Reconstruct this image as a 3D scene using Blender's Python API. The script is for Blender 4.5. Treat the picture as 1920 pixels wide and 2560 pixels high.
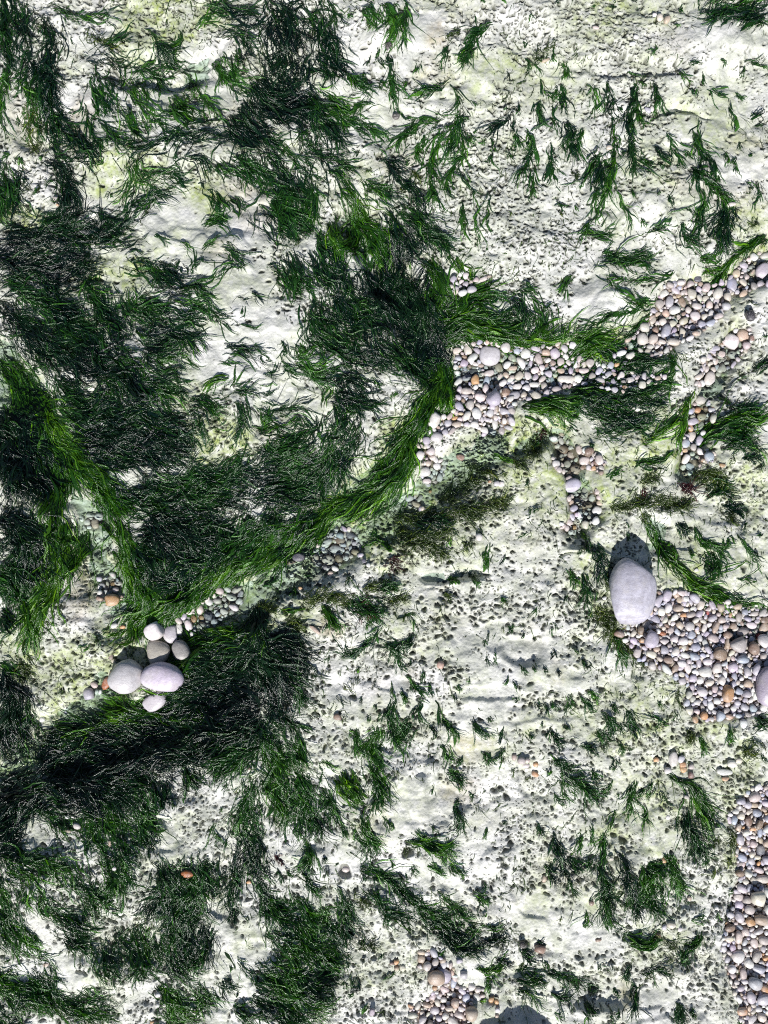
import bpy, bmesh, math, random
import numpy as np
from mathutils import Vector

# ------------------------------------------------------------------ camera, sky, sun, exposure
for o in list(bpy.data.objects):
    bpy.data.objects.remove(o)
scene = bpy.context.scene
COL = scene.collection
S = 1.5 / 1920.0                    # metres per photograph pixel on the rock (1.5 m across)
CAM_H = 1.60
SUN_ELEV, SUN_TURN = 44.0, -4.0
EXPOSURE = 0.26

cam_d = bpy.data.cameras.new("camera")
cam = bpy.data.objects.new("camera", cam_d); COL.objects.link(cam)
cam.location = (0, 0, CAM_H); cam.rotation_euler = (0, 0, 0)
cam_d.sensor_fit = 'VERTICAL'; cam_d.sensor_height = 24.0
cam_d.lens = 24.0 * CAM_H / 2.0
cam_d.clip_start = 0.05; cam_d.clip_end = 400.0
scene.camera = cam

world = bpy.data.worlds.new("World"); scene.world = world; world.use_nodes = True
wn = world.node_tree; wn.nodes.clear()
sky = wn.nodes.new("ShaderNodeTexSky"); sky.sky_type = 'NISHITA'; sky.sun_disc = False
sky.sun_elevation = math.radians(SUN_ELEV); sky.sun_rotation = math.radians(180.0 + SUN_TURN)
bg = wn.nodes.new("ShaderNodeBackground"); bg.inputs[1].default_value = 0.056
wo = wn.nodes.new("ShaderNodeOutputWorld")
wn.links.new(sky.outputs[0], bg.inputs[0]); wn.links.new(bg.outputs[0], wo.inputs[0])

sun_d = bpy.data.lights.new("sun", 'SUN'); sun_d.energy = 4.8; sun_d.angle = math.radians(0.53)
sun_d.color = (1.0, 0.975, 0.94)
sun = bpy.data.objects.new("sun", sun_d); COL.objects.link(sun)
sun.rotation_euler = (math.radians(90 - SUN_ELEV), 0, math.radians(SUN_TURN)); sun.location = (0, -3, 3)

scene.view_settings.view_transform = 'Standard'; scene.view_settings.look = 'None'
scene.view_settings.exposure = EXPOSURE; scene.view_settings.gamma = 1.0
scene.view_settings.use_curve_mapping = False
scene.render.engine = 'CYCLES'
scene.cycles.use_denoising = False
scene.cycles.filter_width = 1.1
scene.cycles.max_bounces = 8; scene.cycles.transparent_max_bounces = 24
scene.cycles.caustics_reflective = False; scene.cycles.caustics_refractive = False

# ------------------------------------------------------------------ small tools
rng = np.random.default_rng(11)
random.seed(11)

TILES = dict(A=(0, 0), B=(640, 0), C=(1280, 0), D=(0, 640), E=(640, 640), F=(1280, 640),
             G=(0, 1280), H=(640, 1280), I=(1280, 1280), J=(0, 1920), K=(640, 1920), L=(1280, 1920))
ZF = 1659.0 / 640.0
def tp(t, x, y):                    # survey sheet t, its own units -> photograph pixels
    ox, oy = TILES[t]
    return (ox + x / ZF, oy + y / ZF)
def wx(px): return (np.asarray(px, float) - 960.0) * S
def wy(py): return (1280.0 - np.asarray(py, float)) * S

_tabs = {}
def noise(x, y, seed=0):            # smooth value noise, -1..1
    if seed not in _tabs:
        _tabs[seed] = np.random.default_rng(1000 + seed).uniform(-1, 1, (256, 256)).astype(np.float32)
    t = _tabs[seed]
    x = np.asarray(x, float) + 1000.0; y = np.asarray(y, float) + 1000.0
    xi = np.floor(x).astype(int); yi = np.floor(y).astype(int)
    fx = x - xi; fy = y - yi
    fx = fx * fx * fx * (fx * (fx * 6 - 15) + 10); fy = fy * fy * fy * (fy * (fy * 6 - 15) + 10)
    x0 = xi & 255; x1 = (xi + 1) & 255; y0 = yi & 255; y1 = (yi + 1) & 255
    a = t[y0, x0]; b = t[y0, x1]; c = t[y1, x0]; d = t[y1, x1]
    return (a * (1 - fx) + b * fx) * (1 - fy) + (c * (1 - fx) + d * fx) * fy
def fbm(x, y, seed, octs=4):
    r = 0; a = 1.0; f = 1.0; n = 0
    for k in range(octs):
        r = r + a * noise(x * f + 17.3 * k, y * f - 9.1 * k, seed + k); n += a; a *= 0.5; f *= 2.03
    return r / n
def sstep(a, b, x):
    t = np.clip((x - a) / (b - a), 0, 1)
    return t * t * (3 - 2 * t)

def np_mesh(name, verts, faces, col=None, smooth=True):
    """verts (n,3), faces (m,k) -> mesh; col (n,4) point colours called Col"""
    verts = np.ascontiguousarray(verts, dtype=np.float32); faces = np.ascontiguousarray(faces, dtype=np.int32)
    me = bpy.data.meshes.new(name)
    n, k = faces.shape
    me.vertices.add(len(verts)); me.vertices.foreach_set("co", verts.ravel())
    me.loops.add(n * k); me.loops.foreach_set("vertex_index", faces.ravel())
    me.polygons.add(n)
    me.polygons.foreach_set("loop_start", np.arange(0, n * k, k, dtype=np.int32))
    me.polygons.foreach_set("loop_total", np.full(n, k, dtype=np.int32))
    me.update(calc_edges=True)
    if smooth:
        me.polygons.foreach_set("use_smooth", np.ones(n, dtype=bool))
    if col is not None:
        a = me.color_attributes.new("Col", 'FLOAT_COLOR', 'POINT')
        a.data.foreach_set("color", np.ascontiguousarray(col, dtype=np.float32).ravel())
    return me
def link(name, me, mat, parent=None):
    o = bpy.data.objects.new(name, me); COL.objects.link(o)
    if mat is not None: me.materials.append(mat)
    if parent is not None: o.parent = parent
    return o
def tag(o, label=None, cat=None, group=None, kind=None):
    if label: o["label"] = label
    if cat: o["category"] = cat
    if group: o["group"] = group
    if kind: o["kind"] = kind
    return o

# ------------------------------------------------------------------ materials
def new_mat(name):
    m = bpy.data.materials.new(name); m.use_nodes = True
    nt = m.node_tree; nt.nodes.clear()
    out = nt.nodes.new("ShaderNodeOutputMaterial")
    return m, nt, out
def nd(nt, t, **kw):
    n = nt.nodes.new(t)
    for k, v in kw.items(): setattr(n, k, v)
    return n
def mixc(nt, fac, a, b, bt='MIX'):
    m = nd(nt, "ShaderNodeMix", data_type='RGBA', blend_type=bt)
    for sock, v in ((m.inputs[0], fac), (m.inputs[6], a), (m.inputs[7], b)):
        if hasattr(v, "links") or hasattr(v, "is_linked"): nt.links.new(v, sock)
        else: sock.default_value = v if not isinstance(v, tuple) or len(v) != 3 else (*v, 1)
    return m.outputs[2]
def mth(nt, op, a, b=None, clamp=False):
    m = nd(nt, "ShaderNodeMath", operation=op, use_clamp=clamp)
    for i, v in enumerate((a, b)):
        if v is None: continue
        if hasattr(v, "is_linked"): nt.links.new(v, m.inputs[i])
        else: m.inputs[i].default_value = v
    return m.outputs[0]
def ntex(nt, vec, scale, detail=4, rough=0.6):
    n = nd(nt, "ShaderNodeTexNoise"); n.inputs["Scale"].default_value = scale
    n.inputs["Detail"].default_value = detail; n.inputs["Roughness"].default_value = rough
    nt.links.new(vec, n.inputs["Vector"]); return n.outputs["Fac"]
def ramp(nt, fac, lo, hi):
    m = nd(nt, "ShaderNodeMapRange"); nt.links.new(fac, m.inputs[0])
    m.inputs[1].default_value = lo; m.inputs[2].default_value = hi
    return m.outputs[0]

def chalk_material():
    m, nt, out = new_mat("chalk_rock")
    L = nt.links
    tc = nd(nt, "ShaderNodeTexCoord"); P = tc.outputs["Object"]
    at = nd(nt, "ShaderNodeAttribute", attribute_name="Col")
    sp = nd(nt, "ShaderNodeSeparateColor"); L.new(at.outputs["Color"], sp.inputs[0])
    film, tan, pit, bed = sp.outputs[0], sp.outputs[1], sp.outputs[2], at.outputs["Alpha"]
    big = ntex(nt, P, 9, 5); mid = ntex(nt, P, 60, 5, 0.7); fine = ntex(nt, P, 300, 5, 0.75)
    patch = ntex(nt, P, 22, 4, 0.6)
    c = mixc(nt, ramp(nt, big, 0.38, 0.62), (0.80, 0.79, 0.775), (0.60, 0.60, 0.585))
    c = mixc(nt, mth(nt, 'MULTIPLY', tan, ramp(nt, mid, 0.25, 0.6)), c, (0.44, 0.36, 0.27))
    f2 = mth(nt, 'MULTIPLY', film, ramp(nt, mid, 0.30, 0.62), clamp=True)
    c = mixc(nt, f2, c, (0.33, 0.40, 0.11))
    # grains of silt and specks of weed sitting on the chalk
    sp1 = ramp(nt, fine, 0.53, 0.66)
    c = mixc(nt, mth(nt, 'MULTIPLY', mth(nt, 'MULTIPLY', sp1, ramp(nt, patch, 0.34, 0.60)), 0.75), c, (0.20, 0.215, 0.14))
    c = mixc(nt, mth(nt, 'MULTIPLY', ramp(nt, patch, 0.42, 0.66), 0.60), c, (0.37, 0.385, 0.34))
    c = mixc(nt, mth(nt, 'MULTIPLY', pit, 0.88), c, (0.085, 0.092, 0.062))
    # pinhole borings finer than the sculpted ones
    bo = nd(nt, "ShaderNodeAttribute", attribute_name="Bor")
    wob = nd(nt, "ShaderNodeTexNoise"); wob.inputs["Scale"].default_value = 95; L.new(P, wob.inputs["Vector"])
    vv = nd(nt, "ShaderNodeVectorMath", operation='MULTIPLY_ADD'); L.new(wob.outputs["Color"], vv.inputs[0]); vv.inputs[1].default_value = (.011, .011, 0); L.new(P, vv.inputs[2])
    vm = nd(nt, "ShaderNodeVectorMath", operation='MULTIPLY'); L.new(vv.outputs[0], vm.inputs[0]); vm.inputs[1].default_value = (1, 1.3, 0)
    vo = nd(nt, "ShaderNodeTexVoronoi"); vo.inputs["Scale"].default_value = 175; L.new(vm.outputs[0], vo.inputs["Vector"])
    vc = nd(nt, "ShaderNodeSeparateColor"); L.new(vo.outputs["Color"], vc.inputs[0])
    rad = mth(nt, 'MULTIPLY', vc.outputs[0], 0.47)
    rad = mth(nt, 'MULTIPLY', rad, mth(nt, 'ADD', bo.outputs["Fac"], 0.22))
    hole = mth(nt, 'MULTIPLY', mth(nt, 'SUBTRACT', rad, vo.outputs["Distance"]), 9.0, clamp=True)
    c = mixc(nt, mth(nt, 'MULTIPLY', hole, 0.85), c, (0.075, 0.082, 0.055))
    c = mixc(nt, bed, c, (0.20, 0.155, 0.12))
    b = nd(nt, "ShaderNodeBsdfPrincipled"); L.new(c, b.inputs["Base Color"])
    rg = ramp(nt, mid, 0.3, 0.7)
    r2 = nd(nt, "ShaderNodeMapRange"); L.new(rg, r2.inputs[0]); r2.inputs[3].default_value = 0.38; r2.inputs[4].default_value = 0.75
    L.new(r2.outputs[0], b.inputs["Roughness"])
    hsum = mth(nt, 'ADD', mth(nt, 'MULTIPLY', fine, 0.5), mid)
    hsum = mth(nt, 'SUBTRACT', hsum, mth(nt, 'MULTIPLY', hole, 1.1))
    bp = nd(nt, "ShaderNodeBump"); bp.inputs["Strength"].default_value = 0.75; bp.inputs["Distance"].default_value = 0.0022
    L.new(hsum, bp.inputs["Height"]); L.new(bp.outputs[0], b.inputs["Normal"])
    L.new(b.outputs[0], out.inputs[0]); return m

def weed_material():
    m, nt, out = new_mat("wet_seaweed")
    L = nt.links
    at = nd(nt, "ShaderNodeAttribute", attribute_name="Col")
    tc = nd(nt, "ShaderNodeTexCoord")
    n = ntex(nt, tc.outputs["Object"], 420, 3)
    c = mixc(nt, ramp(nt, n, 0.3, 0.7), at.outputs["Color"], (0.6, 0.6, 0.6), 'MULTIPLY')
    c = mixc(nt, 0.6, at.outputs["Color"], c)
    b = nd(nt, "ShaderNodeBsdfPrincipled"); L.new(c, b.inputs["Base Color"])
    b.inputs["Roughness"].default_value = 0.21; b.inputs["IOR"].default_value = 1.45; b.inputs["Specular IOR Level"].default_value = 0.75
    bp = nd(nt, "ShaderNodeBump"); bp.inputs["Strength"].default_value = 0.9; bp.inputs["Distance"].default_value = 0.0016
    L.new(n, bp.inputs["Height"]); L.new(bp.outputs[0], b.inputs["Normal"])
    tr = nd(nt, "ShaderNodeBsdfTranslucent")
    tcol = mixc(nt, 1.0, c, (1.7, 1.7, 0.6), 'MULTIPLY'); L.new(tcol, tr.inputs[0])
    mx = nd(nt, "ShaderNodeMixShader"); mx.inputs[0].default_value = 0.30
    L.new(b.outputs[0], mx.inputs[1]); L.new(tr.outputs[0], mx.inputs[2])
    L.new(mx.outputs[0], out.inputs[0]); return m

def pebble_material():
    m, nt, out = new_mat("sea_worn_stone")
    L = nt.links
    at = nd(nt, "ShaderNodeAttribute", attribute_name="Col")
    gm = nd(nt, "ShaderNodeNewGeometry"); P = gm.outputs["Position"]
    n1 = ntex(nt, P, 110, 6, 0.7); n2 = ntex(nt, P, 620, 4, 0.7)
    c = mixc(nt, ramp(nt, n1, 0.35, 0.7), at.outputs["Color"], (0.72, 0.70, 0.70), 'MULTIPLY')
    n0 = ntex(nt, P, 34, 4, 0.65)
    c = mixc(nt, mth(nt, 'MULTIPLY', ramp(nt, n0, 0.50, 0.66), 0.45), c, (0.50, 0.47, 0.45))
    c = mixc(nt, mth(nt, 'MULTIPLY', ramp(nt, n0, 0.44, 0.30), 0.40), c, (0.27, 0.25, 0.25))
    c = mixc(nt, mth(nt, 'MULTIPLY', ramp(nt, n2, 0.54, 0.68), 0.50), c, (0.66, 0.63, 0.62))
    c = mixc(nt, mth(nt, 'MULTIPLY', ramp(nt, n2, 0.45, 0.30), 0.40), c, (0.16, 0.13, 0.12))
    b = nd(nt, "ShaderNodeBsdfPrincipled"); L.new(c, b.inputs["Base Color"])
    b.inputs["Roughness"].default_value = 0.42
    bp = nd(nt, "ShaderNodeBump"); bp.inputs["Strength"].default_value = 0.6; bp.inputs["Distance"].default_value = 0.0018
    L.new(mth(nt, 'ADD', n1, mth(nt, 'MULTIPLY', n2, 0.3)), bp.inputs["Height"]); L.new(bp.outputs[0], b.inputs["Normal"])
    L.new(b.outputs[0], out.inputs[0]); return m

def water_material():
    m, nt, out = new_mat("clear_shallow_water")
    L = nt.links
    tc = nd(nt, "ShaderNodeTexCoord")
    rp = nd(nt, "ShaderNodeAttribute", attribute_name="Rip")
    n = ntex(nt, tc.outputs["Object"], 46, 2); n2 = ntex(nt, tc.outputs["Object"], 120, 1, 0.4)
    h = mth(nt, 'ADD', mth(nt, 'MULTIPLY', n, 0.35), mth(nt, 'MULTIPLY', mth(nt, 'MULTIPLY', n2, rp.outputs["Fac"]), 1.0))
    bp = nd(nt, "ShaderNodeBump"); bp.inputs["Strength"].default_value = 0.8; bp.inputs["Distance"].default_value = 0.006
    L.new(h, bp.inputs["Height"])
    t = nd(nt, "ShaderNodeBsdfTransparent"); t.inputs[0].default_value = (0.86, 0.945, 0.905, 1)
    g = nd(nt, "ShaderNodeBsdfGlossy"); g.inputs["Roughness"].default_value = 0.04; L.new(bp.outputs[0], g.inputs["Normal"])
    f = nd(nt, "ShaderNodeFresnel"); f.inputs[0].default_value = 1.33; L.new(bp.outputs[0], f.inputs["Normal"])
    mx = nd(nt, "ShaderNodeMixShader"); L.new(f.outputs[0], mx.inputs[0])
    L.new(t.outputs[0], mx.inputs[1]); L.new(g.outputs[0], mx.inputs[2]); L.new(mx.outputs[0], out.inputs[0])
    return m

M_CHALK, M_WEED, M_STONE, M_WATER = chalk_material(), weed_material(), pebble_material(), water_material()

# ------------------------------------------------------------------ survey of the rock: channels, hollows, bumps, films
WATER_Z = -0.014
# channels: half width, depth, points in photograph pixels
CHANNELS = [
    (62, .021, [(-60, 2000), (60, 1900), (190, 1790), (300, 1690), (430, 1600), (560, 1545), (690, 1450), (800, 1400), (900, 1350)]),
    (60, .016, [(900, 1350), (1000, 1290), (1100, 1210), (1180, 1140), (1240, 1110)]),
    (80, .022, [(-60, 860), (40, 1000), (110, 1130), (210, 1260), (255, 1420), (320, 1560)]),
    (60, .022, [(640, 1480), (520, 1560), (560, 1700), (480, 1780), (300, 1840), (150, 1900)]),
    (55, .024, [(900, 560), (950, 660), (1010, 760), (1030, 860), (1110, 930)]),
    (52, .018, [(1000, 1080), (960, 1160), (900, 1240), (830, 1300), (700, 1400)]),
    (75, .014, [(1130, 900), (1250, 930), (1400, 930), (1560, 900), (1660, 800), (1790, 720), (1960, 640)]),
    (38, .016, [(1390, 1080), (1440, 1180), (1480, 1290), (1440, 1330)]),
    (40, .016, [(1850, 830), (1790, 960), (1740, 1080), (1720, 1170)]),
    (5, .012, [(640, 1466), (690, 1446), (720, 1425), (760, 1395), (800, 1372)]),(4, .009, [(1335, 1398), (1372, 1394), (1400, 1386), (1432, 1388), (1490, 1378)]),
    (5, .010, [(1650, 285), (1690, 277), (1735, 283), (1790, 305)]), (7, .010, [(300, 1720), (240, 1770), (170, 1820), (100, 1880), (50, 1900)]),
    (9, .012, [(330, 165), (400, 185), (480, 170), (560, 110)]), (6, .010, [(1060, 1470), (1120, 1455), (1200, 1425)]),
    (26, .014, [(1180, 1140), (1290, 1120), (1390, 1090)]),
]
# hollows and swells: cx, cy, rx, ry, height (m)
SWELLS = [
    (560, 870, 420, 380, .030), (420, 420, 260, 200, .012), (1000, 80, 170, 110, .010), (980, 2050, 190, 150, .010),
    (1800, 110, 140, 70, .012), (1480, 760, 90, 60, .010), (1700, 480, 220, 170, .008), (250, 2420, 140, 70, .012),
    (170, 2180, 280, 200, .014), (430, 2180, 200, 200, .012), (760, 2440, 180, 150, .012), (1100, 1700, 260, 160, .007),
    (1600, 2250, 180, 160, .007), (400, 190, 150, 50, -.012), (1560, 175, 150, 30, -.008), (1310, 1625, 60, 42, -.008),
    (1340, 1960, 60, 45, -.007), (1500, 2480, 90, 50, -.010), (1660, 280, 90, 16, -.007), (1120, 2000, 60, 50, -.004),
    (1130, 1440, 90, 22, -.010), (1620, 1340, 60, 60, -.006), (1810, 1240, 120, 90, -.005), (500, 150, 40, 25, -.008),
    (90, 330, 60, 60, -.006), (1460, 1380, 60, 16, .006), (1230, 1730, 110, 24, -.004), (1690, 2420, 60, 30, .008),
]
# deep holes
HOLES = [(1018, 2122, 15, .016), (862, 2177, 19, .014), (884, 1742, 8, .008), (963, 1775, 7, .007), (948, 1774, 6, .007),
         (1555, 2096, 12, .010), (1531, 2085, 8, .009), (1312, 2357, 14, .010), (1198, 1795, 7, .008), (1145, 1753, 7, .007),
         (967, 1690, 7, .008), (1250, 1970, 9, .009), (1265, 1990, 9, .009), (1236, 1975, 8, .008), (1500, 1720, 9, .008),
         (1430, 1850, 8, .008), (1120, 1590, 6, .007), (795, 2100, 8, .008), (1260, 2160, 10, .009), (1276, 2107, 8, .008),
         (489, 430, 9, .010), (1484, 2480, 14, .012), (1870, 1270, 12, .010), (1855, 1420, 9, .008)]
# smooth bare chalk, no borings: cx, cy, rx, ry
SMOOTH = [(480, 560, 150, 110), (640, 560, 90, 80), (860, 150, 80, 60), (1060, 80, 55, 80), (930, 290, 120, 80), (1810, 100, 130, 45),
          (1480, 760, 80, 75), (600, 720, 120, 70), (560, 900, 130, 100), (720, 1000, 90, 40), (690, 860, 90, 90), (990, 1730, 60, 60),
          (1030, 2010, 100, 90), (880, 2150, 40, 30), (165, 2400, 60, 45), (215, 2440, 60, 40), (1340, 2280, 90, 70), (1440, 2330, 120, 60),
          (1840, 420, 90, 60), (1600, 2290, 30, 30), (1620, 2500, 90, 60), (1180, 1840, 90, 60), (60, 2440, 60, 40), (230, 130, 40, 30),
          (420, 2110, 30, 40), (1340, 1640, 80, 60), (1390, 1700, 90, 40), (1480, 2240, 50, 40), (420, 230, 60, 40), (560, 230, 60, 50),
          (250, 290, 60, 90), (340, 1430, 30, 30), (1760, 330, 90, 50), (150, 2450, 120, 60), (1830, 1400, 70, 60), (1740, 1240, 60, 60)]
# dense borings
DENSE = [(1250, 420, 200, 220), (1500, 80, 260, 110), (700, 1680, 130, 140), (560, 2050, 110, 90), (900, 2450, 200, 140), (1230, 1500, 90, 70),
         (1750, 1000, 80, 120), (200, 1640, 160, 130), (1650, 1850, 200, 110), (1800, 2100, 80, 200), (1280, 700, 120, 60), (230, 1400, 70, 100),
         (1780, 2460, 120, 90), (1600, 2230, 160, 100), (420, 60, 130, 70), (860, 1330, 80, 70), (1850, 900, 90, 120), (1130, 2330, 200, 60), (1330, 2080, 80, 160)]
# yellow green film
FILM = [(430, 40, 170, 80, .95), (340, 110, 90, 60, .5), (330, 440, 130, 70, .6), (290, 700, 120, 60, .75), (550, 1110, 110, 80, .8), (60, 560, 80, 40, .7),
        (1250, 200, 200, 110, .35), (1520, 40, 200, 80, .4), (1330, 1130, 170, 120, .85), (1480, 1180, 200, 140, .6), (1680, 1100, 130, 90, .7),
        (1750, 1430, 140, 130, .5), (1850, 1200, 120, 120, .35), (1640, 1780, 260, 140, .5), (1850, 2000, 70, 200, .6), (230, 1700, 170, 110, .6),
        (60, 1640, 60, 80, .9), (1850, 560, 90, 60, .6), (1480, 840, 120, 40, .7), (1620, 430, 120, 60, .4), (1800, 300, 160, 120, .2), (880, 2420, 160, 60, .4),
        (1200, 1230, 140, 90, .4), (1650, 2340, 110, 70, .5), (700, 1540, 110, 60, .6), (1000, 1380, 220, 60, .35), (480, 1000, 60, 60, .4), (420, 2160, 90, 60, .4),
        (1500, 1450, 80, 160, .4), (1700, 2000, 170, 160, .35), (900, 1250, 100, 120, .4), (1530, 2100, 200, 200, .25), (520, 480, 60, 70, .7)]
# tan, brownish chalk
TAN = [(215, 330, 40, 90, .8), (1090, 100, 30, 40, .8), (1090, 185, 60, 40, .5), (590, 480, 70, 40, .6), (560, 640, 60, 40, .5), (600, 310, 60, 60, .5),
       (215, 830, 30, 60, .7), (1170, 1870, 70, 50, .8), (1150, 1970, 60, 50, .6), (1020, 1690, 30, 30, .4), (870, 2330, 60, 40, .4), (200, 1480, 40, 70, .9),
       (60, 330, 60, 90, .4), (640, 530, 60, 60, .5), (700, 1080, 60, 30, .5), (1390, 1680, 30, 40, .4), (1420, 2180, 90, 60, .35), (1850, 360, 60, 30, .6),
       (1740, 470, 90, 40, .4), (1830, 510, 80, 40, .4), (940, 2050, 50, 60, .3), (1000, 410, 70, 40, .4), (1560, 2490, 30, 40, .6), (830, 1560, 40, 30, .9)]
# gravel beds: survey sheet, outline
BEDS = {
 "pocket": [("E", [(1290,610),(1380,555),(1480,545),(1659,590),(1659,1110),(1560,1150),(1480,1160),(1400,1090),(1300,1110),(1240,1160),(1140,1130),(1120,1060),(1240,1020),(1300,950),(1310,830),(1285,720)]),
            ("F", [(-10,600),(120,590),(230,580),(350,560),(430,560),(420,620),(480,680),(640,690),(700,680),(730,720),(600,780),(500,830),(420,840),(300,860),(220,920),(120,930),(40,930),(-10,1000)]),
            ("F", [(560,800),(700,740),(900,780),(1000,760),(1000,800),(880,850),(740,880),(580,870)])],
 "diagonal": [("F", [(720,560),(800,500),(880,400),(930,330),(980,200),(1050,180),(1180,150),(1250,170),(1390,160),(1440,110),(1500,30),(1560,-10),(1670,-40),(1670,180),(1580,200),(1500,250),(1420,260),(1400,320),(1350,400),(1260,470),(1170,530),(1080,560),(1000,640),(900,660),(850,610),(760,650),(660,650)])],
 "notch": [("F", [(1320,590),(1450,480),(1540,460),(1560,540),(1500,640),(1450,700),(1380,750),(1310,800),(1290,840),(1200,840),(1180,800),(1240,720),(1230,680)])],
 "strip": [("F", [(1190,940),(1260,930),(1330,1010),(1330,1080),(1240,1090),(1260,1150),(1240,1220),(1200,1230),(1310,1270),(1310,1330),(1240,1350),(1190,1400),(1130,1420),(1100,1360),(1100,1200),(1150,1120),(1160,1000)])],
 "pool": [("F", [(260,1180),(330,1150),(380,1220),(450,1240),(540,1280),(600,1340),(580,1420),(540,1380),(440,1400),(370,1450),(340,1400),(270,1370),(260,1310),(320,1300),(290,1230)]),
          ("F", [(360,1530),(560,1520),(590,1659),(540,1730),(460,1770),(390,1810),(310,1760),(390,1690)])],
 "basin": [("I", [(900,560),(960,520),(1100,520),(1200,540),(1240,590),(1400,580),(1500,620),(1700,650),(1700,1280),(1560,1310),(1420,1340),(1260,1350),(1150,1300),(1120,1230),(1150,1130),(1050,1070),(1000,1020),(880,1010),(800,940),(780,880),(720,850),(690,780),(700,740),(800,730),(860,640)])],
 "edge": [("L", [(1560,120),(1720,100),(1720,1700),(1490,1700),(1470,1560),(1440,1450),(1400,1330),(1380,1230),(1360,1150),(1400,1000),(1430,900),(1440,820),(1480,700),(1450,560),(1480,440),(1400,330),(1410,290),(1500,200)])],
 "foot": [("K", [(1050,1190),(1130,1180),(1230,1250),(1280,1300),(1300,1370),(1310,1430),(1470,1420),(1480,1480),(1400,1500),(1390,1560),(1420,1600),(1350,1700),(1100,1700),(1000,1600),(990,1540),(1100,1530),(1130,1450),(1250,1400),(1140,1300),(1060,1290)])],
 "trail": [("E", [(1060,1180),(1130,1220),(1170,1300),(1230,1340),(1220,1400),(1180,1460),(1110,1480),(1060,1400),(1090,1320),(1040,1280)]),
           ("E", [(970,1560),(1060,1550),(1080,1640),(1000,1630)]),
           ("E", [(1250,150),(1350,100),(1400,150),(1400,220),(1330,260),(1260,230)])],
 "ledge": [("H", [(400,215),(520,110),(570,95),(640,130),(665,200),(690,280),(640,280),(560,330),(480,400),(430,370),(370,310)])],
 "bank": [("G", [(1140,700),(1220,650),(1330,560),(1440,490),(1560,500),(1570,560),(1530,640),(1440,690),(1330,760),(1240,800),(1180,760)]),
          ("G", [(640,430),(740,400),(770,460),(750,530),(640,540)]),
          ("G", [(530,30),(650,0),(660,50),(600,100),(530,110)])],
}

# ------------------------------------------------------------------ low resolution survey rasters (4 px cells)
RX0, RY0, RC = -220.0, -220.0, 4.0
RW, RH = int((1920 + 440) / RC) + 1, int((2560 + 440) / RC) + 1
gx, gy = np.meshgrid(RX0 + RC * np.arange(RW), RY0 + RC * np.arange(RH))
wxx = gx + 16 * fbm(gx / 60, gy / 60, 40, 3); wyy = gy + 16 * fbm(gx / 60, gy / 60, 50, 3)

def sample(r, px, py):              # bilinear look-up
    fx = np.clip((np.asarray(px, float) - RX0) / RC, 0, RW - 1.001); fy = np.clip((np.asarray(py, float) - RY0) / RC, 0, RH - 1.001)
    i = fx.astype(int); j = fy.astype(int); u = fx - i; v = fy - j
    return (r[j, i] * (1 - u) + r[j, i + 1] * u) * (1 - v) + (r[j + 1, i] * (1 - u) + r[j + 1, i + 1] * u) * v
def blur(r, k):
    for ax in (0, 1):
        c = np.cumsum(np.pad(r, [(k + 1, k) if a == ax else (0, 0) for a in (0, 1)], mode='edge'), axis=ax)
        n = 2 * k + 1
        r = (np.take(c, range(n, c.shape[ax]), axis=ax) - np.take(c, range(0, c.shape[ax] - n), axis=ax)) / n
    return r
def seg_dist(pts, X, Y):
    d = np.full(X.shape, 1e9)
    for (x0, y0), (x1, y1) in zip(pts[:-1], pts[1:]):
        dx, dy = x1 - x0, y1 - y0
        t = np.clip(((X - x0) * dx + (Y - y0) * dy) / (dx * dx + dy * dy + 1e-9), 0, 1)
        d = np.minimum(d, np.hypot(X - x0 - t * dx, Y - y0 - t * dy))
    return d
def inside(poly, X, Y):
    r = np.zeros(X.shape, bool); n = len(poly)
    for k in range(n):
        x0, y0 = poly[k]; x1, y1 = poly[(k + 1) % n]
        if y0 == y1: continue
        c = (y0 > Y) != (y1 > Y)
        r ^= c & (X < (x1 - x0) * (Y - y0) / (y1 - y0) + x0)
    return r
def blobs(lst, X, Y, power=1.0):
    r = np.zeros(X.shape)
    for b in lst:
        cx, cy, rx, ry = b[:4]; a = b[4] if len(b) > 4 else 1.0
        q = np.hypot((X - cx) / rx, (Y - cy) / ry)
        r = np.maximum(r, a * (1 - sstep(0.45, 1.25, q)))
    return r

bed_poly = {k: [[tp(t, x, y) for x, y in p] for t, p in v] for k, v in BEDS.items()}
bed_raw = np.zeros(gx.shape)
for v in bed_poly.values():
    for p in v: bed_raw = np.maximum(bed_raw, inside(p, gx, gy) * 1.0)
R_BED = blur(bed_raw, 1); bed_soft = blur(blur(bed_raw, 3), 3)
chan = np.zeros(gx.shape)
for w, dep, pts in CHANNELS:
    fade = 1.0
    if w < 12:                      # cracks die out towards both ends and wander
        mx, my = pts[len(pts) // 2]; ll = 0.5 * math.hypot(pts[-1][0] - pts[0][0], pts[-1][1] - pts[0][1])
        fade = np.clip(1.15 - np.hypot(gx - mx, gy - my) / ll, 0, 1) * np.clip(.55 + 1.2 * noise(gx / 22, gy / 22, 44), 0, 1)
    chan = np.maximum(chan, fade * dep * (1 - sstep(0.2 if w > 12 else .35, 1.35 if w > 12 else 1.25, seg_dist(pts, wxx, wyy) / w)))
R_CHAN = chan
low = -chan * 1.0 - 0.004 * sstep(.004, .012, chan) - 0.012 * bed_soft
for cx, cy, rx, ry, h in SWELLS:
    q = np.hypot((wxx - cx) / rx, (wyy - cy) / ry)
    low += 1.25 * h * (1 - sstep(0.15, 1.2, q)) if h > 0 else 1.7 * h * (1 - sstep(0.62, 1.08, q))
R_LOW = low
R_SMOOTH = blobs(SMOOTH, wxx, wyy); R_DENSE = blobs(DENSE, wxx, wyy)
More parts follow.
